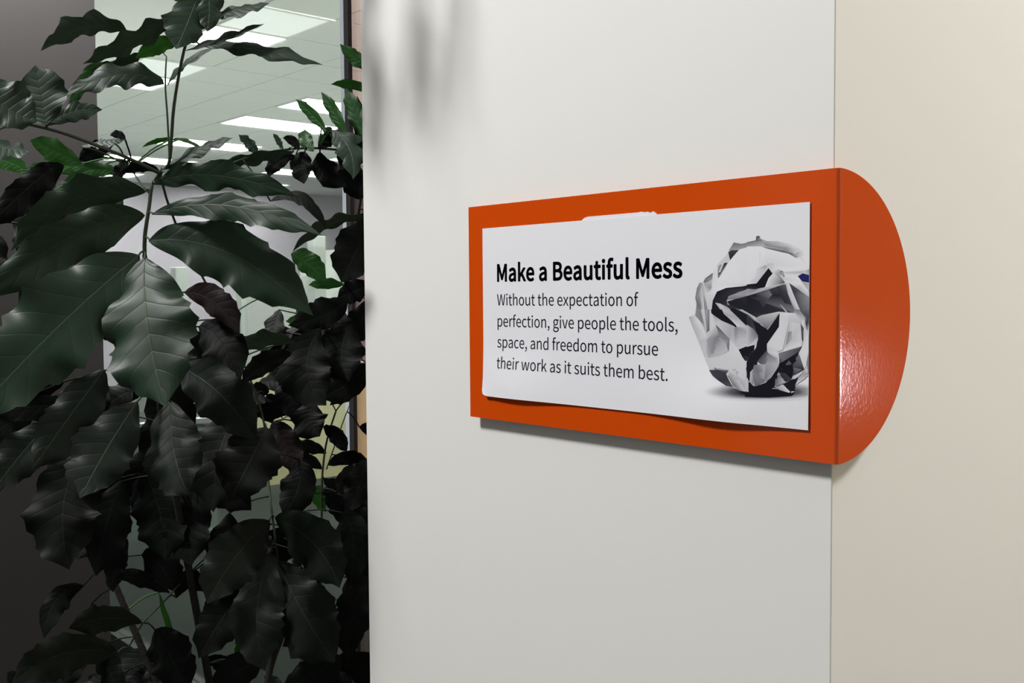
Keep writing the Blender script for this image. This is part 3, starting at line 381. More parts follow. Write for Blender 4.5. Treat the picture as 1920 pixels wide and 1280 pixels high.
def put(px, py):
    p = on_y(px, py, -SX-.002); return min(p.x, CX1-.0003), p.z
from mathutils.geometry import tessellate_polygon, interpolate_bezier
def facet(org, pts, g=None):
    ox, oy, sc = O[org]; layer[0] += 1; e = .00010+layer[0]*4e-6; base = len(V)
    P = []
    for q in pts:
        x, z = put(ox+q[0]/sc, oy+q[1]/sc); P.append((x, z)); V.append((x, card_y(x, z)-e, z)); CO.append(ink(q[2] if len(q) > 2 else g))
    def split(a, b, c, lev):
        E_ = [math.hypot(V[i][0]-V[j][0], V[i][2]-V[j][2]) for i, j in ((a, b), (b, c), (c, a))]; m = max(E_)
        if m < .012 or lev > 7: Fc.append((a, b, c)); return
        if m == E_[1]: a, b, c = b, c, a
        elif m == E_[2]: a, b, c = c, a, b
        x = (V[a][0]+V[b][0])/2; z = (V[a][2]+V[b][2])/2; V.append((x, card_y(x, z)-e, z)); CO.append(tuple((p+q)/2 for p, q in zip(CO[a], CO[b]))); k = len(V)-1
        split(a, k, c, lev+1); split(k, b, c, lev+1)
    for t in tessellate_polygon([[Vector((x, z, 0)) for x, z in P]]): split(*(base+i for i in t), 0)
# soft contact shadow printed under the ball
rings = [(0, 22), (.35, 30), (.55, 90), (.75, 165), (.9, 205), (1, 219)]; base = len(V); NR = 40
for r, g in rings:
    for k in range(NR):
        a = 2*math.pi*k/NR; px = 1260+(620+r*math.cos(a)*(400 if math.cos(a) < 0 else 470))/3.657; py = 420+(1150+r*math.sin(a)*(62 if math.sin(a) > 0 else 75))/3.657
        x, z = put(px, py); V.append((x, card_y(x, z)-.00010, z)); CO.append(ink(g))
for i in range(len(rings)-1):
    for k in range(NR): Fc.append((base+i*NR+k, base+i*NR+(k+1) % NR, base+(i+1)*NR+(k+1) % NR, base+(i+1)*NR+k))
PR = [
('A', [(385,190),(420,127),(500,132),(575,118),(580,85),(600,85),(605,112),(700,122),(800,140),(870,165),(900,200),(880,240),(940,310),(940,1020),(900,1060),(850,1110),(845,1145),(800,1155),(700,1150),(620,1140),(540,1148),(480,1140),(420,1115),(370,1100),(290,1050),(262,1000),(232,940),(200,850),(150,720),(115,635),(155,625),(165,560),(158,510),(180,420),(205,400),(230,375),(280,335),(310,280),(330,255),(370,215)], 196),
('a', [(610,350,150),(680,245,100),(780,265,120),(900,235,130),(996,220,80),(996,300,140),(880,305,150),(760,335,165),(730,350,180)]),
('a', [(605,375,55),(640,345,90),(745,345,60),(630,480,25)]),
('b', [(0,240,110),(120,215,70),(125,165,40),(150,155,40),(170,160,60),(185,195,150),(260,225,150),(400,230,170),(560,260,200),(700,320,212),(760,370,216),(720,430,205),(655,450,120),(560,395,60),(450,370,50),(260,325,100),(190,295,160),(0,300,150)]),
('b', [(200,215,165),(400,240,185),(560,290,190),(700,350,212),(640,400,190),(500,330,120),(250,290,120)]),
('a', [(765,335,226),(880,305,226),(996,298,228),(996,790,212),(900,800,205),(700,835,200),(590,850,225),(480,930,220),(400,930,215),(400,800,215),(480,720,225),(600,520,225),(690,410,225)]),
('b', [(0,298,228),(190,295,230),(260,325,228),(450,370,228),(560,395,226),(655,450,222),(720,430,205),(830,560,218),(830,600,215),(760,630,196),(680,690,215),(500,640,200),(330,640,220),(265,540,205),(240,570,190),(130,780,190),(0,805,215)]),
('b', [(165,360,226),(180,380,205),(185,470,205),(170,560,212),(155,470,222)]),
('b', [(130,600,205),(240,545,180),(270,560,150),(240,620,190),(140,760,190),(120,700,205)]),
('b', [(500,640,185),(760,630,165),(680,690,220),(560,700,222),(500,720,215)]),
('b', [(500,650,222),(560,690,222),(690,700,222),(740,800,222),(830,900,218),(830,960,190),(700,870,170),(570,785,215),(510,780,215),(490,720,200)]),
('b', [(265,530,185),(340,520,190),(400,590,215),(480,625,150),(500,700,110),(470,680,140),(340,640,205)]),
('b', [(440,630,90),(480,625,80),(505,690,70),(490,715,80),(480,660,190),(460,690,130)]),
('b', [(680,695),(745,655),(830,680),(830,780),(740,765)], (32,32,88)),
('b', [(760,630,200),(830,600,150),(830,680,170),(750,650,200)]),
('a', [(275,770,100),(300,720,110),(400,650,90),(390,740,150),(300,790,120)]),
('a', [(280,790,170),(390,750,190),(380,860,140),(310,915,205)]),
('a', [(410,630,208),(440,570,215),(460,560,220),(470,720,215),(400,930,215),(380,880,210)]),
('a', [(465,640,70),(480,560,110),(515,535,60),(500,590,180),(480,640,205)]),
('a', [(500,640,25),(550,520,25),(600,512,40),(490,700,130),(470,720,110),(465,650,90)]),
('a', [(165,980,120),(190,850,110),(225,780,120),(265,785,170),(290,900,185),(330,1050,150),(350,1280,130),(220,1280,150),(165,1210,170),(185,1060,105)]),
('a', [(215,920,150),(255,820,190),(285,1100,205),(300,1280,190),(260,1280,180),(240,1080,140)]),
('a', [(290,920,205),(380,900,215),(440,930,210),(400,1010,200),(380,1180,205),(360,1280,200),(345,1200,190)]),
('a', [(455,900,22),(580,850,22),(800,830,22),(996,785,15),(996,865,40),(900,870,60),(760,900,50),(620,960,40),(585,1020,40),(600,1070,60),(700,1120,30),(996,1300,20),(720,1290,20),(500,1290,15),(380,1190,20),(400,1020,25)]),
('b', [(0,805,15),(130,790,20),(290,585,20),(345,660,20),(240,840,20),(100,870,40),(0,860,40)]),
('a', [(590,1010,120),(610,960,140),(660,940,150),(860,870,175),(996,870,130),(996,920,160),(700,1000,110)]),
('b', [(0,860,150),(120,870,130),(240,845,180),(440,800,205),(510,775,90),(420,830,170),(0,955,160)]),
('b', [(345,660,215),(410,650,150),(510,780,60),(440,805,190),(240,845,215),(290,720,215)]),
('a', [(590,1030,30),(700,1000,28),(996,920,50),(996,1240,30),(970,1250,30),(620,1080,40)]),
('a', [(430,1045,170),(500,1060,200),(600,1110,170),(720,1200,175),(800,1290,180),(640,1290,185),(540,1190,180)]),
('b', [(0,960,25),(290,870,60),(500,800,60),(560,950,35),(680,1200,120),(740,1250,140),(640,1190,60),(430,1165,40),(180,1220,50),(120,1245,40),(0,1180,30)]),
('b', [(120,930,50),(290,870,100),(340,940,115),(280,1010,70),(220,1130,45)]),
('b', [(400,830,50),(520,800,90),(560,950,60),(600,1080,60),(500,1050,35)]),
('b', [(430,1040,60),(470,1090,180),(550,1180,180),(530,1190,150),(440,1080,50)]),
('b', [(520,800,190),(570,790,215),(700,1130,205),(780,1270,190),(740,1250,160),(660,1180,140),(600,1060,165),(550,930,190)]),
('b', [(565,785,65),(690,870,75),(830,970,140),(830,1180,110),(780,1240,90),(700,1120,80),(620,930,55)]),
('b', [(745,770,150),(830,795,170),(830,910,195)]),
('c', [(80,100,165),(155,75,200),(220,140,218),(310,330,212),(330,400,190),(310,560,195),(290,640,190),(210,430,182),(120,210,172)]),
('c', [(165,80,140),(190,0,130),(355,0,150),(355,275,110),(315,320,190),(250,180,180)]),
('c', [(240,0,190),(290,0,205),(320,270,190),(300,280,170)]),
('c', [(310,0,170),(350,0,120),(357,280,95),(320,300,110)]),
('c', [(358,0,200),(376,0,205),(380,50,205),(430,190,205),(450,240,190),(330,350,195),(318,328,205),(357,280,200)]),
('c', [(380,50,205),(420,80,150),(520,150,188),(660,210,170),(660,440,195),(620,390,165),(440,190,200)]),
('c', [(375,0),(520,0),(550,60),(710,200),(720,245),(650,205),(520,150),(430,50),(380,45)], 20),
('c', [(520,0,190),(625,0,180),(745,120,165),(715,215,212),(560,60,160)]),
('c', [(625,0),(740,0),(970,120),(996,135),(996,350),(870,240),(740,110)], 24),
('c', [(730,0,150),(790,0,190),(970,100,190),(985,128,170)]),
('c', [(745,120,180),(860,240,188),(990,360,188),(990,440,180),(960,470,195),(760,530,205),(720,490,190),(660,440,190),(665,230,180),(720,245,140),(715,215,205)]),
('c', [(680,240,150),(725,250,130),(740,380,170),(700,470,185),(690,350,150)]),
('c', [(440,200,80),(480,240,75),(625,395,125),(610,560,95),(570,440,150),(480,370,130),(470,300,125)]),
('c', [(320,400,160),(450,250,188),(480,370,115),(400,600,135),(340,640,170),(320,600,175)]),
('c', [(470,375,125),(560,430,170),(600,560,188),(480,620,175),(350,640,165)]),
('c', [(300,650,190),(480,620,195),(620,560,202),(625,400,205),(700,480,205),(750,540,208),(840,690,200),(870,670,205),(850,790,195),(890,960,190),(895,1100,180),(780,1080,160),(690,1020,120),(620,870,150),(630,800,195),(440,800,165),(360,790,190)]),
('c', [(420,770,150),(620,800,190),(620,815,90),(440,808,70)]),
('c', [(650,800,190),(700,790,165),(750,830,130),(740,880,170),(680,920,175),(720,860,190)]),
('c', [(360,805,60),(440,805,45),(620,810,100),(590,860,50),(620,920,45),(690,1030,80),(600,1015,50),(500,950,45),(410,880,60)]),
('c', [(600,870,110),(700,930,165),(760,940,190),(860,1090,190),(780,1080,120),(690,1000,100)]),
('c', [(745,535),(850,490),(970,470),(950,540),(996,560),(996,760),(930,800),(900,880),(890,960),(850,790),(880,660),(840,690),(800,640)], 20),
('c', [(790,590,30),(950,555,80),(996,560,30),(900,630,30),(860,690,60)]),
('c', [(960,470,190),(990,450,150),(975,545,190),(950,550,110)]),
('c', [(890,960),(950,1020),(996,1030),(996,1170),(900,1150),(780,1110),(895,1100)], 16),
('d', [(0,60),(120,150),(280,270),(440,50),(430,230),(270,460),(270,560),(140,690),(60,830),(50,960),(10,900),(0,700),(130,500),(150,380),(90,260),(0,200)], 22),
('d', [(0,200,185),(90,260,120),(150,340,110),(150,400,190),(130,460,190),(105,550,200),(105,470,190),(0,500,195)]),
('d', [(0,60,60),(60,90,50),(140,330,70),(90,260,60),(0,190,40)]),
('d', [(115,115,160),(200,75,170),(420,30,218),(435,45,190),(270,260,100),(190,210,180)]),
('d', [(0,45,190),(115,115,205),(190,200,130),(100,150,120),(0,62,70)]),
('d', [(440,40,205),(510,40,215),(560,170,202),(480,540,208),(380,570,200),(350,600,212),(270,540,190),(270,460,205),(430,230,208)]),
('d', [(510,40,215),(640,45,205),(720,150,190),(720,200,190),(560,170,190)]),
('d', [(560,170,190),(610,170,200),(600,400,190),(490,530,190),(550,300,170)]),
('d', [(550,300,125),(600,290,150),(600,400,170),(520,480,140)]),
('d', [(610,170,205),(720,200,195),(740,440,208),(730,490,212),(500,560,218),(490,535,205),(600,400,185)]),
('d', [(720,190,70),(760,250,90),(750,430,50),(735,400,60)]),
('d', [(720,150,205),(780,130,190),(770,230,215),(830,340,212),(830,560,212),(790,760,205),(770,800,200),(695,580,208),(760,460,205),(755,300,180),(765,250,200)]),
('d', [(790,250,50),(830,130,40),(830,200,150),(810,280,180)]),
('d', [(830,570,140),(800,700,120),(820,850,110),(830,860,120)]),
('d', [(630,0,120),(700,0,130),(780,130,175),(720,150,190),(640,45,170)]),
('d', [(700,0,90),(830,0,110),(830,120,60),(790,230,50),(775,110,120)]),
('d', [(430,580,120),(700,510,70),(735,490,40),(690,590,70),(600,920,25),(500,960,20),(440,840,30),(440,720,60),(430,640,90)]),
('d', [(440,720),(640,600),(690,560),(610,900),(520,960),(450,860),(380,830)], 18),
('d', [(640,670,90),(700,600,115),(740,720,90),(770,800,40),(620,880,60),(610,760,65)]),
('d', [(620,770,100),(740,800,110),(640,860,70)]),
('d', [(140,690,65),(270,540,75),(290,640,110),(250,730,110),(180,720,60)]),
('d', [(270,560,110),(380,650,140),(435,720,175),(420,780,172),(330,910,160),(260,960,130),(250,900,115),(260,720,150)]),
('d', [(350,565,205),(415,565,218),(435,640,200),(435,720,190),(380,650,145),(280,570,190)]),
('d', [(100,740,110),(260,725,158),(250,960,115),(120,1020,95),(80,850,125)]),
('d', [(180,740,150),(255,730,165),(240,930,150),(170,900,120)]),
('d', [(55,830,185),(80,810,165),(105,1010,120),(50,960,175)]),
('d', [(0,880,170),(10,900,190),(45,1090,185),(0,1090,180)]),
('d', [(50,960),(110,1030),(260,975),(330,910),(440,740),(430,850),(370,1040),(330,1050),(570,1100),(640,1110),(600,1150),(300,1170),(0,1160),(0,1090),(50,1100)], 17),
('d', [(390,900,90),(430,835,175),(460,880,120),(520,970,180),(400,1020,130),(380,1010,90)]),
('d', [(440,840,50),(520,850,60),(600,930,60),(525,965,40),(460,890,40)]),
('d', [(380,1040,130),(480,1010,195),(590,1100,205),(570,1110,190),(450,1075,130)]),
('d', [(480,1000),(610,930),(690,900),(650,1000),(645,1090),(590,1100)], 24),
('d', [(478,1005,200),(495,1005,205),(590,1100,205),(572,1108,195)]),
('d', [(600,1090,190),(650,1090,205),(600,1115,190)]),
('d', [(610,900,190),(780,800,208),(700,890,190),(640,930,190)]),
('d', [(700,900,165),(780,820,175),(830,850,150),(780,920,190),(650,1010,195)]),
('d', [(740,880,120),(800,850,150),(830,880,190),(790,900,190)]),
]
for q in PR: facet(*q)
pm = mesh('printed_picture', V, Fc, M_print, card)
at_ = pm.data.color_attributes.new('ink', 'FLOAT_COLOR', 'POINT')
for i, c in enumerate(CO): at_.data[i].color = c
pm['label'] = 'black and white picture of a crumpled paper ball'
into(card)
# white slip behind the card, its torn top peeking out
xa, xb = on_y(1093, 408, -SX).x, on_y(1232, 398, -SX).x
bm = bmesh.new(); pts = []
N = 26
for i in range(N+1):
    x = xa+(xb-xa)*i/N; top = .1222+.0006*math.sin(i*1.9)*(i > 20); top -= .0030*max(0, 1-i/1.4); top -= .0022*(i == 24)+.0028*(i == N)
    pts.append((x, top))
vs = []
for y in (-SX-.0012, -SX-.0004):
    vs.append([bm.verts.new((x, y, z)) for x, z in pts]+[bm.verts.new((xb, y, .06)), bm.verts.new((xa, y, .06))])
bm.faces.new(vs[0]); bm.faces.new(vs[1][::-1]); n = len(vs[0])
for i in range(n): bm.faces.new((vs[0][i], vs[1][i], vs[1][(i+1) % n], vs[0][(i+1) % n]))
tag(from_bm('paper_slip', bm, M_card), 'sliver of white paper peeking out above the top edge of the printed card', 'paper')
# ---------------------------------------------------------------- the plant
def leaf_mat(name, col, vein, rough, trans, spec=.5):
    m = bpy.data.materials.new(name); m.use_nodes = True; nt = m.node_tree; b = nt.nodes['Principled BSDF']; L = nt.links.new
    def math_(op, a, c=None):
        n = nt.nodes.new('ShaderNodeMath'); n.operation = op
        for k, q in enumerate((a, c)):
            if q is None: continue
            if isinstance(q, (int, float)): n.inputs[k].default_value = q
            else: L(q, n.inputs[k])
        return n.outputs[0]
    uv = nt.nodes.new('ShaderNodeUVMap'); sp = nt.nodes.new('ShaderNodeSeparateXYZ'); L(uv.outputs[0], sp.inputs[0])
    u = math_('ABSOLUTE', math_('SUBTRACT', sp.outputs[0], .5)); v = sp.outputs[1]        # u: 0 at midrib, .5 at edge
    q = math_('FRACT', math_('SUBTRACT', math_('MULTIPLY', v, 9.0), math_('MULTIPLY', u, 2.6)))
    d = math_('ABSOLUTE', math_('SUBTRACT', q, .5))                                       # .5 at a side vein
    sv = math_('MULTIPLY', math_('MAXIMUM', math_('SUBTRACT', d, .455), 0), 22)            # side vein mask
    mr = math_('MAXIMUM', math_('SUBTRACT', 1, math_('MULTIPLY', u, 60)), 0)              # midrib mask
    mask = math_('MINIMUM', math_('ADD', mr, math_('MULTIPLY', sv, .12)), 1)
    mx = nt.nodes.new('ShaderNodeMix'); mx.data_type = 'RGBA'; mx.inputs[6].default_value = col; mx.inputs[7].default_value = vein; L(mask, mx.inputs[0])
    tc = nt.nodes.new('ShaderNodeTexCoord'); no = nt.nodes.new('ShaderNodeTexNoise'); no.inputs['Scale'].default_value = 18; L(tc.outputs['Object'], no.inputs['Vector'])
    mx2 = nt.nodes.new('ShaderNodeMix'); mx2.data_type = 'RGBA'; mx2.blend_type = 'MULTIPLY'; mx2.inputs[0].default_value = .5; L(mx.outputs[2], mx2.inputs[6])
    cr = nt.nodes.new('ShaderNodeValToRGB'); cr.color_ramp.elements[0].color = (.55, .6, .6, 1); cr.color_ramp.elements[1].color = (1.2, 1.2, 1.1, 1); L(no.outputs['Fac'], cr.inputs[0]); L(cr.outputs[0], mx2.inputs[7])
    L(mx2.outputs[2], b.inputs['Base Color']); b.inputs['Roughness'].default_value = rough; b.inputs['Specular IOR Level'].default_value = spec
    puff = math_('SQRT', math_('SINE', math_('MULTIPLY', math_('SUBTRACT', .5, d), math.pi)))
    hgt = math_('SUBTRACT', math_('MULTIPLY', puff, .8), math_('ADD', math_('MULTIPLY', mr, .8), math_('MULTIPLY', sv, .25)))
    bp = nt.nodes.new('ShaderNodeBump'); bp.inputs['Strength'].default_value = .38; bp.inputs['Distance'].default_value = .0011; L(hgt, bp.inputs['Height']); L(bp.outputs[0], b.inputs['Normal'])
    tr = nt.nodes.new('ShaderNodeBsdfTranslucent'); tr.inputs[0].default_value = (col[0]*2+.02, col[1]*3, col[2]*1.2, 1)
    ms = nt.nodes.new('ShaderNodeMixShader'); ms.inputs[0].default_value = trans; out = nt.nodes['Material Output']
    L(b.outputs[0], ms.inputs[1]); L(tr.outputs[0], ms.inputs[2]); L(ms.outputs[0], out.inputs[0]); return m
LM = {'d': leaf_mat('dark_glossy_leaf', LEAF, (.03, .06, .02, 1), .46, .05, .30),
      'm': leaf_mat('leaf_painted_dim', LEAF_DIM, (.02, .035, .015, 1), .5, .03, .15),  # same leaf for the lower part, dimmer light put into its colour
      'k': leaf_mat('leaf_painted_shade', LEAF_SHADE, (.010, .015, .009, 1), .55, .01, .09),  # deep leaves: shade painted in as a nearly black colour
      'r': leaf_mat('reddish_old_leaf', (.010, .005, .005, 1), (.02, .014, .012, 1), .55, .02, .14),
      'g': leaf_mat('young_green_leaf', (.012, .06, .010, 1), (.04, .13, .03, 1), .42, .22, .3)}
M_stem = mat('green_brown_stem', (.018, .03, .012, 1), .5)
M_trunk = mat('brown_trunk', (.006, .005, .004, 1), .8, bump=(80, .5, .004))
M_pot = mat('charcoal_planter', (.05, .05, .055, 1), .4); M_soil = mat('soil', (.03, .02, .014, 1), .95, bump=(60, 1, .01))
PX, PY = -1.28, -.05
DD = .22                                # the whole plant stands this much deeper than its numbers below
plant = empty('potted_plant', (PX, PY, FL), 'tall dark green plant with large wavy glossy leaves left of the white wall', 'plant')
random.seed(11)
STEMS = []
def stem(pts, r0, r1, m=M_stem, name='stem'):
    P = smooth_path([at(p[0], p[1], p[2]+DD) if isinstance(p, tuple) else p for p in pts]); STEMS.extend(P)
    v, f = tube(P, (r0, r1), 8); return mesh(name, v, f, m, plant, True)
NLEAF = [0]
def leaf(bx, by, mx, my, tx, ty, ha, hb, db, dt, roll=0, mk='d', rip=1, petiole=True, world=None, bulge=0, rows=None):
    db += DD; dt += DD
    rnd = random.Random(int(bx*7+by*13+tx*3+ty)); NLEAF[0] += 1
    B, Mi, T = at(bx, by, db), at(mx, my, (db+dt)/2-bulge), at(tx, ty, dt)
    if world: B, Mi, T = (p+world for p in (B, Mi, T))
    K = Mi*2-(B+T)*.5                                   # Bezier control through the middle
    n = rows or max(16, min(44, int(math.hypot(tx-bx, ty-by)/7))); m = 8
    ln = (T-B).length; verts = []; uvs = []
    ph = rnd.uniform(0, 6); kk = rnd.uniform(2.2, 3.2); ph2 = rnd.uniform(0, 6); nt_ = rnd.randint(7, 10); hmax = (ha+hb)/2*(db+dt)/2/F
    fold = rnd.uniform(.08, .22); nar = (.30 if max(ha, hb) < 30 else .10 if max(ha, hb) < 46 else 0)*(1 if roll >= 18 and mk == 'd' else .55 if mk == 'd' else .15); kn = rnd.uniform(3.2, 4.6); pw = rnd.uniform(1.0, 1.22); cr, sr = math.cos(math.radians(roll)), math.sin(math.radians(roll))
    for i in range(n+1):
        t = i/n; c = B*(1-t)**2+K*2*t*(1-t)+T*t*t; tg = (K-B)*2*(1-t)+(T-K)*2*t
        if tg.length < 1e-6: tg = T-B
        tg.normalize(); V = (CAM-(c-(world or Vector()))).normalized()
        sx, sy = tg.dot(_r), -tg.dot(_u); s0 = (_r*(-sy)-_u*sx)
        if s0.length < 1e-3: s0 = _r.copy()
        s0 = (s0-tg*s0.dot(tg)).normalized(); n0 = s0.cross(tg).normalized()
        if n0.dot(V) < 0: n0 = -n0
        A = s0*cr+n0*sr; N = n0*cr-s0*sr
        pr = max(0, math.sin(math.pi*min(1, t)**pw))**.66 if 0 < t < 1 else 0
        if t > .86: pr *= .22+.78*max(0, 1-(t-.86)/.14)**.8
        for k in range(m+1):
            s = -1+2*k/m; h = (ha if s > 0 else hb)*c_depth(c)/F/max(cr, .3)
            tooth = 1+(.19*((t*nt_+(0 if s > 0 else .4)) % 1)**2-.07)*min(1, max(0, (t-.25)*3))*(abs(s) > .99)+.06*math.sin(t*kk*6.28+ph+s)*abs(s)+nar*abs(s)*math.sin(t*kn*6.28+ph2+(2 if s > 0 else 0))
            wv = abs(s)**2.8*pr*rip
            z = fold*abs(s)*pr*hmax*1.0 + wv*hmax*(.17*math.sin(t*kk*6.28+ph+(1.7 if s > 0 else 0))+.06*math.sin(t*kk*14+ph2+s*2)) - .35*s*s*pr*hmax*.5
            verts.append(c+A*(s*h*pr*tooth)+N*z); uvs.append(((s+1)/2, t))
    faces = []
    for i in range(n):
        for k in range(m):
            a = i*(m+1)+k; faces.append((a, a+1, a+m+2, a+m+1))
    nv = len(verts)
    if petiole and STEMS:
        q = min(STEMS, key=lambda p: (p-B).length)
        if .006 < (q-B).length < .16:
            tv, tf = tube(smooth_path([B+(K-B)*.03, (B+q)*.5+Vector((0, 0, .006)), q], 3), .0016, 5)
            verts += tv; faces += [tuple(nv+i for i in f) for f in tf]; uvs += [(.5, .02)]*len(tv)
    me = bpy.data.meshes.new('leaf'); me.from_pydata([tuple(p) for p in verts], [], faces)
    ul = me.uv_layers.new(name='UVMap')
    for l in me.loops: ul.data[l.index].uv = uvs[l.vertex_index]
    o = link('leaf', me, LM[mk], plant, True)
    if mk == 'g': o['label'] = 'bright green young leaf'
    return o
def c_depth(c): return (c-CAM).dot(_f)
# stems (pixel, pixel, depth)
stem([(390, -60, 1.42), (370, 20, 1.42), (345, 95, 1.43), (326, 200, 1.45), (318, 300, 1.47), (300, 325, 1.49), (285, 350, 1.5), (280, 385, 1.5), (272, 440, 1.5), (271, 478, 1.5)], .0022, .0034)
stem([(50, 232, 1.34), (120, 250, 1.37), (200, 280, 1.42), (255, 303, 1.46), (300, 325, 1.49)], .0022, .0032)
stem([(312, 105, 1.5), (310, 160, 1.5), (314, 220, 1.5), (318, 300, 1.5)], .0012, .0018)
stem([(285, 105, 1.5), (300, 96, 1.5), (312, 106, 1.5)], .0008, .001)
stem([(404, 318, 1.75), (440, 304, 1.76), (480, 290, 1.78), (540, 280, 1.8), (600, 278, 1.85), (690, 287, 1.92)], .0018, .0026)
stem([(235, 300, 1.6), (265, 345, 1.55), (283, 365, 1.51)], .0014, .002)
stem([(271, 478, 1.5), (285, 600, 1.56), (300, 760, 1.62), (330, 930, 1.7), (360, 1100, 1.76), (395, 1290, 1.8), Vector((PX+.03, PY, -1.05))], .004, .009, M_trunk, 'trunk')
stem([(690, 287, 1.92), (668, 420, 1.95), (640, 560, 1.96), (590, 700, 1.95), (545, 850, 1.95), (560, 960, 1.95), (540, 1150, 1.93), (500, 1290, 1.9), Vector((PX+.06, PY+.04, -1.05))], .003, .008, M_trunk, 'trunk')
stem([(60, 330, 1.75), (40, 500, 1.75), (50, 700, 1.77), (120, 900, 1.8), (200, 1060, 1.8), (300, 1290, 1.8), Vector((PX-.05, PY+.02, -1.05))], .003, .008, M_trunk, 'trunk')
stem([(300, 325, 1.49), (330, 420, 1.7), (420, 600, 1.8), (490, 770, 1.82), (503, 900, 1.8), (510, 960, 1.76), (516, 1010, 1.74)], .0022, .0022)
stem([(630, 770, 2.1), (612, 830, 2.1), (604, 900, 2.1), (603, 1000, 2.1), (600, 1200, 2.1)], .002, .003)
stem([(655, 760, 2.15), (640, 800, 2.12), (612, 880, 2.1)], .0012, .0016)
stem([(560, 770, 2.0), (530, 785, 2.0), (520, 800, 1.98)], .0014, .0016)
stem([(350, 1080, 1.78), (305, 1130, 1.76), (268, 1168, 1.74), (240, 1215, 1.74)], .0014, .0018)
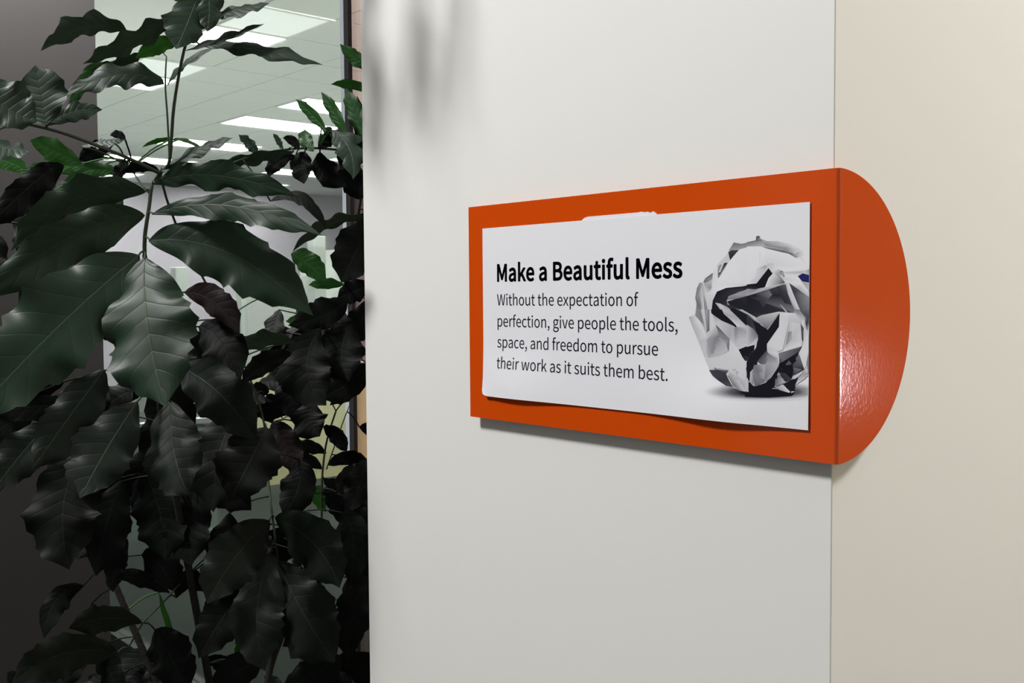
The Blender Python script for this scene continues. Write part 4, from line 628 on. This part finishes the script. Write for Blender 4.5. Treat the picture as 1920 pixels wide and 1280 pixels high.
# main leaves: base, middle, tip in pixels, half-width each side, depths at base and tip
LV = [
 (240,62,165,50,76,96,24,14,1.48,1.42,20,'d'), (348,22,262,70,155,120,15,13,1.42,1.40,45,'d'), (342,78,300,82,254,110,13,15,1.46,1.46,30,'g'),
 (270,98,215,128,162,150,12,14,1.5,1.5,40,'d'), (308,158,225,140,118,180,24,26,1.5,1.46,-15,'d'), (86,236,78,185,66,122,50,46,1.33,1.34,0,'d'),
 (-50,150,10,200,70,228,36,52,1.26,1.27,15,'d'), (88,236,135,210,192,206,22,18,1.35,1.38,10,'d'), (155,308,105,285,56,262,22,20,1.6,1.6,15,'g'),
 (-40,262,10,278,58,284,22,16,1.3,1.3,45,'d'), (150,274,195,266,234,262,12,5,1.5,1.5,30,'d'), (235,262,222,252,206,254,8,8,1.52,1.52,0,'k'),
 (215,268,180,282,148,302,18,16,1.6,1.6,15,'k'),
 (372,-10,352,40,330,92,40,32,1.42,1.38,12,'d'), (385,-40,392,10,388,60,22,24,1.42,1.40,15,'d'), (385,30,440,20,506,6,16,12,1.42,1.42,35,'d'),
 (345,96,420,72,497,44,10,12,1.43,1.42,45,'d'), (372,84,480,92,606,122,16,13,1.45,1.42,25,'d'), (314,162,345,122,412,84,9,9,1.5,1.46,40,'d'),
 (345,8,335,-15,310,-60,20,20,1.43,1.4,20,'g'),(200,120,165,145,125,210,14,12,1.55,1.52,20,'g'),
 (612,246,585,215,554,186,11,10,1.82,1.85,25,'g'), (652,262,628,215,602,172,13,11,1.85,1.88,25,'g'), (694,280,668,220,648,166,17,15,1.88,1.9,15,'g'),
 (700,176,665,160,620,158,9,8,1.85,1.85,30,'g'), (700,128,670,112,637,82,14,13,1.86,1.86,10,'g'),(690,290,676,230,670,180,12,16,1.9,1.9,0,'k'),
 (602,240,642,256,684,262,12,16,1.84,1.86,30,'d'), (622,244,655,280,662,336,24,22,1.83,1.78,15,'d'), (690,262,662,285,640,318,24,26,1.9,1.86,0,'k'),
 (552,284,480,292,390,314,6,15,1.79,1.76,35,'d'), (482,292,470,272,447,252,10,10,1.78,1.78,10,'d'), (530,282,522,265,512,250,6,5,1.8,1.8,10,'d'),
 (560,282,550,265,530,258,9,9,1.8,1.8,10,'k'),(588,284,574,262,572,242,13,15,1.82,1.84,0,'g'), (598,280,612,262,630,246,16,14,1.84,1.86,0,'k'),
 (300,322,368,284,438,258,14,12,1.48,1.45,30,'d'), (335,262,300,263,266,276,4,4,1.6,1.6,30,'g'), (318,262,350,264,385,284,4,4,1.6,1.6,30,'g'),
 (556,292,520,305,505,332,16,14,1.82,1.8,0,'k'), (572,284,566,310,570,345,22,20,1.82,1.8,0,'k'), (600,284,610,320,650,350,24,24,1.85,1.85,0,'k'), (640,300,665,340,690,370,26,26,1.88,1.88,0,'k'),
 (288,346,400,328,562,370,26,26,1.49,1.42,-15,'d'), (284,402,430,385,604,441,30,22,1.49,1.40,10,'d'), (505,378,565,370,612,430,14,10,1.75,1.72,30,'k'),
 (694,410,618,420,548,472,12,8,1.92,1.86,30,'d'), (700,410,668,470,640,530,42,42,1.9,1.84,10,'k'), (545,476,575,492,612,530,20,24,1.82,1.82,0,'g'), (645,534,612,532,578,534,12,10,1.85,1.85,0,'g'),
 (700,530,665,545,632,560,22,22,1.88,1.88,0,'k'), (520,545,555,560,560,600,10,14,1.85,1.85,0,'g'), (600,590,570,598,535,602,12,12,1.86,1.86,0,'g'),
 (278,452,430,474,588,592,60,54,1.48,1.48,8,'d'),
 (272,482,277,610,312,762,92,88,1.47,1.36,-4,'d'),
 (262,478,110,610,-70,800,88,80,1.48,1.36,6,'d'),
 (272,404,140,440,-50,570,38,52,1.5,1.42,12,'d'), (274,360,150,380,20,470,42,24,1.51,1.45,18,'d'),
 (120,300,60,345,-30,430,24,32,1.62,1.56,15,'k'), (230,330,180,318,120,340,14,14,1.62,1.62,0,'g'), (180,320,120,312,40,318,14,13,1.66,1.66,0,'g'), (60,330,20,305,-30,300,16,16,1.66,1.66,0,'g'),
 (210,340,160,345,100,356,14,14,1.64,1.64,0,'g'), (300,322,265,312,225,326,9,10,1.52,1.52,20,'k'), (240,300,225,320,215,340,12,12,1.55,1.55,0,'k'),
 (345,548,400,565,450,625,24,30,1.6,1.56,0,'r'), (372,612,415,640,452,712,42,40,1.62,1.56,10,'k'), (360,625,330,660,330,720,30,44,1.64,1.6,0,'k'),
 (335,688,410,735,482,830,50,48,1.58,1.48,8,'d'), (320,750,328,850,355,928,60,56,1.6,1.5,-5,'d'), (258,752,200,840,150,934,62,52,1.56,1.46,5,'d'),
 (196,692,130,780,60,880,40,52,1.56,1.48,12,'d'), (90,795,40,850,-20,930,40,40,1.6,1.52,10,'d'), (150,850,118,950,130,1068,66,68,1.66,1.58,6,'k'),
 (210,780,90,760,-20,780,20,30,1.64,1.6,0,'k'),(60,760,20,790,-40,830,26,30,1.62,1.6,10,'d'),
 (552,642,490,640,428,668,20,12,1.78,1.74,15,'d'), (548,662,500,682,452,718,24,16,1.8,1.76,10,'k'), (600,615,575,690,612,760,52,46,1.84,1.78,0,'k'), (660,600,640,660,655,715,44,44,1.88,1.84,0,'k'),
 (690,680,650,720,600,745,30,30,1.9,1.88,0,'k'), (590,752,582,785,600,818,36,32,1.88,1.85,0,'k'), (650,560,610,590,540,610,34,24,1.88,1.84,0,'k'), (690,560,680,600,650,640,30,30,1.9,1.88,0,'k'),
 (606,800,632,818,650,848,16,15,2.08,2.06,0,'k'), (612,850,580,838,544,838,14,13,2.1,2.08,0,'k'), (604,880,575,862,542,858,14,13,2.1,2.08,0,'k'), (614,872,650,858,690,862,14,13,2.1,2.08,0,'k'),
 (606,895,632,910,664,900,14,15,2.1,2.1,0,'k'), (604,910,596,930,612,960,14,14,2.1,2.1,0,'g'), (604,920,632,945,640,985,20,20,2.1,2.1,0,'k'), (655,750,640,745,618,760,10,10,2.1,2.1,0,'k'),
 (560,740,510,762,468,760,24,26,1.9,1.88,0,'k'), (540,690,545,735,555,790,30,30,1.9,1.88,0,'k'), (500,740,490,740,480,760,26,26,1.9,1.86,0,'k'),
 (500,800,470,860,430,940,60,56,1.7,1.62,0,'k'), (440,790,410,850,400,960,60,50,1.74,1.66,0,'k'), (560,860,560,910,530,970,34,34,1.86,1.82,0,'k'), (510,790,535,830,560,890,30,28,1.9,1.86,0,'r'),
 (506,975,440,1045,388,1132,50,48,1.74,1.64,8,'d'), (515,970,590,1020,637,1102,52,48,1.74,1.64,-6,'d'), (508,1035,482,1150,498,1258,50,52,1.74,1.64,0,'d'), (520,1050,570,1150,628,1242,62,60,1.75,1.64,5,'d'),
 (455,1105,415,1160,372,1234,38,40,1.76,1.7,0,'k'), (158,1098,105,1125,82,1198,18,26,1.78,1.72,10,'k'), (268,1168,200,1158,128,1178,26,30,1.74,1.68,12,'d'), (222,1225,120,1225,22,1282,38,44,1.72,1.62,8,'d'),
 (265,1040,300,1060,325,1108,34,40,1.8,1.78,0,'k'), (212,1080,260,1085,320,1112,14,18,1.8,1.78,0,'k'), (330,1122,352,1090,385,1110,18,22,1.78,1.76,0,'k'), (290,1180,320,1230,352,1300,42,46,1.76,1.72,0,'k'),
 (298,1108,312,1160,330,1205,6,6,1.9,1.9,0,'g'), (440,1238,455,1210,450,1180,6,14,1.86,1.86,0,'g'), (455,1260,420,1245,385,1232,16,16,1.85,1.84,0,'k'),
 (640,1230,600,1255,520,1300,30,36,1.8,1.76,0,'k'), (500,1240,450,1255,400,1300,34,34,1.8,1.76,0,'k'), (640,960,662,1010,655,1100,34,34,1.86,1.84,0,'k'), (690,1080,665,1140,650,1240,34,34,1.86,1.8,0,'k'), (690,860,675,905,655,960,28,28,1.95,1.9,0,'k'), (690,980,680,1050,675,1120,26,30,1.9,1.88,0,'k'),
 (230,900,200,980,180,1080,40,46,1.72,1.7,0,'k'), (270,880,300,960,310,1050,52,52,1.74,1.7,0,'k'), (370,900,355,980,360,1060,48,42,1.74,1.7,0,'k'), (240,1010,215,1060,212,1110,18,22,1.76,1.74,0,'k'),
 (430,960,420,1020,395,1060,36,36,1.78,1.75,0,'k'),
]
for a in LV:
    if a[11] == 'd' and a[1] > 670: a = a[:11]+('m',)  # low leaves take the copy with the light painted down
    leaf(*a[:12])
# background leaves, kept clear of the openings through which the office shows
GAPS = [(275,430,20),(262,400,16),(255,440,12),(335,535,16),(470,590,24),(385,598,12),(600,560,20),(590,470,20),(560,440,15),(262,770,7),(255,800,7),(245,842,8),(405,800,17),(382,775,13),(430,820,9),(448,680,7),(485,785,13),
 (545,815,26),(562,842,14),(528,800,14),(625,770,18),(645,790,14),(634,830,11),(629,702,12),(578,900,14),(600,875,12),(530,925,14),(505,950,9),(510,985,8),(590,945,15),(600,975,12),(400,1000,17),(232,1000,15),(245,985,11),
 (240,1060,15),(250,1035,11),(335,1075,13),(345,1090,8),(215,1110,9),(240,1115,15),(280,1120,13),(300,1140,16),(330,1150,20),(345,1180,15),(225,1200,12),(240,1190,9),(350,1240,16),(365,1260,16),(455,1200,13),(565,1228,14),(650,1205,14),(600,1240,8),
 (670,625,8),(672,690,10),(25,1000,34),(30,1100,40),(20,1190,32),(80,1120,26),(90,1060,24),(115,1110,16),(110,1190,12),(520,360,26),(540,400,20),(610,360,26),(630,410,20),(570,520,10),(590,390,18),(640,1010,12)]
def clear(pts):
    for x, y in pts:
        for gx, gy, gr in GAPS:
            if (x-gx)**2+(y-gy)**2 < (gr+5)**2: return False
    return True
rg = random.Random(5)
def fill(x0, y0, x1, y1, n, d0, d1, s0, s1, mk):
    k = 0; tries = 0
    while k < n and tries < n*40:
        tries += 1
        bx, by = rg.uniform(x0, x1), rg.uniform(y0, y1); ang = math.radians(rg.gauss(95, 45)); L = rg.uniform(s0, s1)
        mx, my = bx+math.cos(ang)*L*.5, by+math.sin(ang)*L*.5-L*.06; tx, ty = bx+math.cos(ang)*L, by+math.sin(ang)*L; hw = L*rg.uniform(.24, .32)
        nx, ny = -math.sin(ang), math.cos(ang); pts = [(bx, by), (tx, ty)]
        for t, q in ((.2, .7), (.35, .95), (.5, 1), (.7, .85), (.85, .5)):
            cx, cy = bx+(tx-bx)*t, by+(ty-by)*t; pts += [(cx, cy)]+[(cx+nx*hw*q*e, cy+ny*hw*q*e) for e in (-1, -.5, .5, 1)]
        if not clear(pts) or max(p[0] for p in pts) > 760: continue
        d = rg.uniform(d0, d1)
        if max(p[0] for p in pts) > 676 and d < 1.86: d = rg.uniform(1.88, max(d1, 2.0))
        leaf(bx, by, mx, my, tx, ty, hw, hw, d, d-.05, rg.uniform(-25, 25), mk, rows=12); k += 1
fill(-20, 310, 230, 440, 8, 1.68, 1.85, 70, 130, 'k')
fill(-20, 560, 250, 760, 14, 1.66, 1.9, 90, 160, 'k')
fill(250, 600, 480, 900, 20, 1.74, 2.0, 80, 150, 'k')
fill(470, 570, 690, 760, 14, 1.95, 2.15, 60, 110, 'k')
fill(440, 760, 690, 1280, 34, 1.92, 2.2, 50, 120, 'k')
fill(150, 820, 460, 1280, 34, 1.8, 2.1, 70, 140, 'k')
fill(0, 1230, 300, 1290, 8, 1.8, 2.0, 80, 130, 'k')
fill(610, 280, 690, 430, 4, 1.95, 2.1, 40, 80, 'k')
# leaves of the same plant above the picture; they shade the top of the wall
KEYP = Vector(LIGHTS[0][1])
for (px, py, dz, hw, L) in ((802, 95, .42, 44, 220), (790, 185, .50, 46, 230), (880, 75, .40, 40, 200), (874, 170, .5, 44, 220), (698, 30, .34, 52, 260), (694, 130, .40, 60, 260), (698, 235, .48, 62, 280), (735, 270, .52, 60, 200), (825, 250, .58, 60, 200)):
    p = on_y(px, py, 0); q = p+(KEYP-p).normalized()*dz; d = c_depth(q); X, Y = pix(q)
    if Y < -20: leaf(X+24, Y-L*.5, X+4, Y, X-12, min(Y+L*.5, -8), hw, hw, d-DD, d-DD, 0, 'd', petiole=False)
stem([(385, -40, 1.42), (400, -260, 1.36), (480, -520, 1.28), (640, -620, 1.22), (760, -640, 1.18)], .003, .002)
# planter
bm = bmesh.new(); n = 40; rings = []
for r, z in ((.0, FL+.001), (.15, FL+.001), (.155, FL+.01), (.19, FL+.38), (.2, FL+.385), (.2, FL+.41), (.185, FL+.41), (.18, FL+.36), (.0, FL+.36)):
    rings.append([bm.verts.new((PX+r*math.cos(2*math.pi*k/n), PY+r*math.sin(2*math.pi*k/n), z)) for k in range(n)] if r else [bm.verts.new((PX, PY, z))])
for a, b in zip(rings[:-1], rings[1:]):
    for k in range(n):
        q = [a[k % len(a)], a[(k+1) % n % len(a)], b[(k+1) % n % len(b)], b[k % len(b)]]; q2 = []
        for e in q:
            if e not in q2: q2.append(e)
        if len(q2) > 2: bm.faces.new(q2)
from_bm('planter', bm, M_pot, plant, True).data.set_sharp_from_angle(angle=.6)
bm = bmesh.new(); bmesh.ops.create_cone(bm, cap_ends=True, segments=32, radius1=.178, radius2=.172, depth=.03, matrix=Matrix.Translation((PX, PY, FL+.375))); from_bm('soil', bm, M_soil, plant)
into(plant)
bad = 0
for o in plant.children:
    for q in o.data.vertices:
        p = q.co
        if (p.x > -.861 and p.y > 0) or p.y > GY-.005 or (p.x < -2.2 and p.y < .06): bad += 1; print('inside wall', o.name, [round(c, 2) for c in p], pix(p)); break
print('leaves', NLEAF[0], 'tiles', nt_)
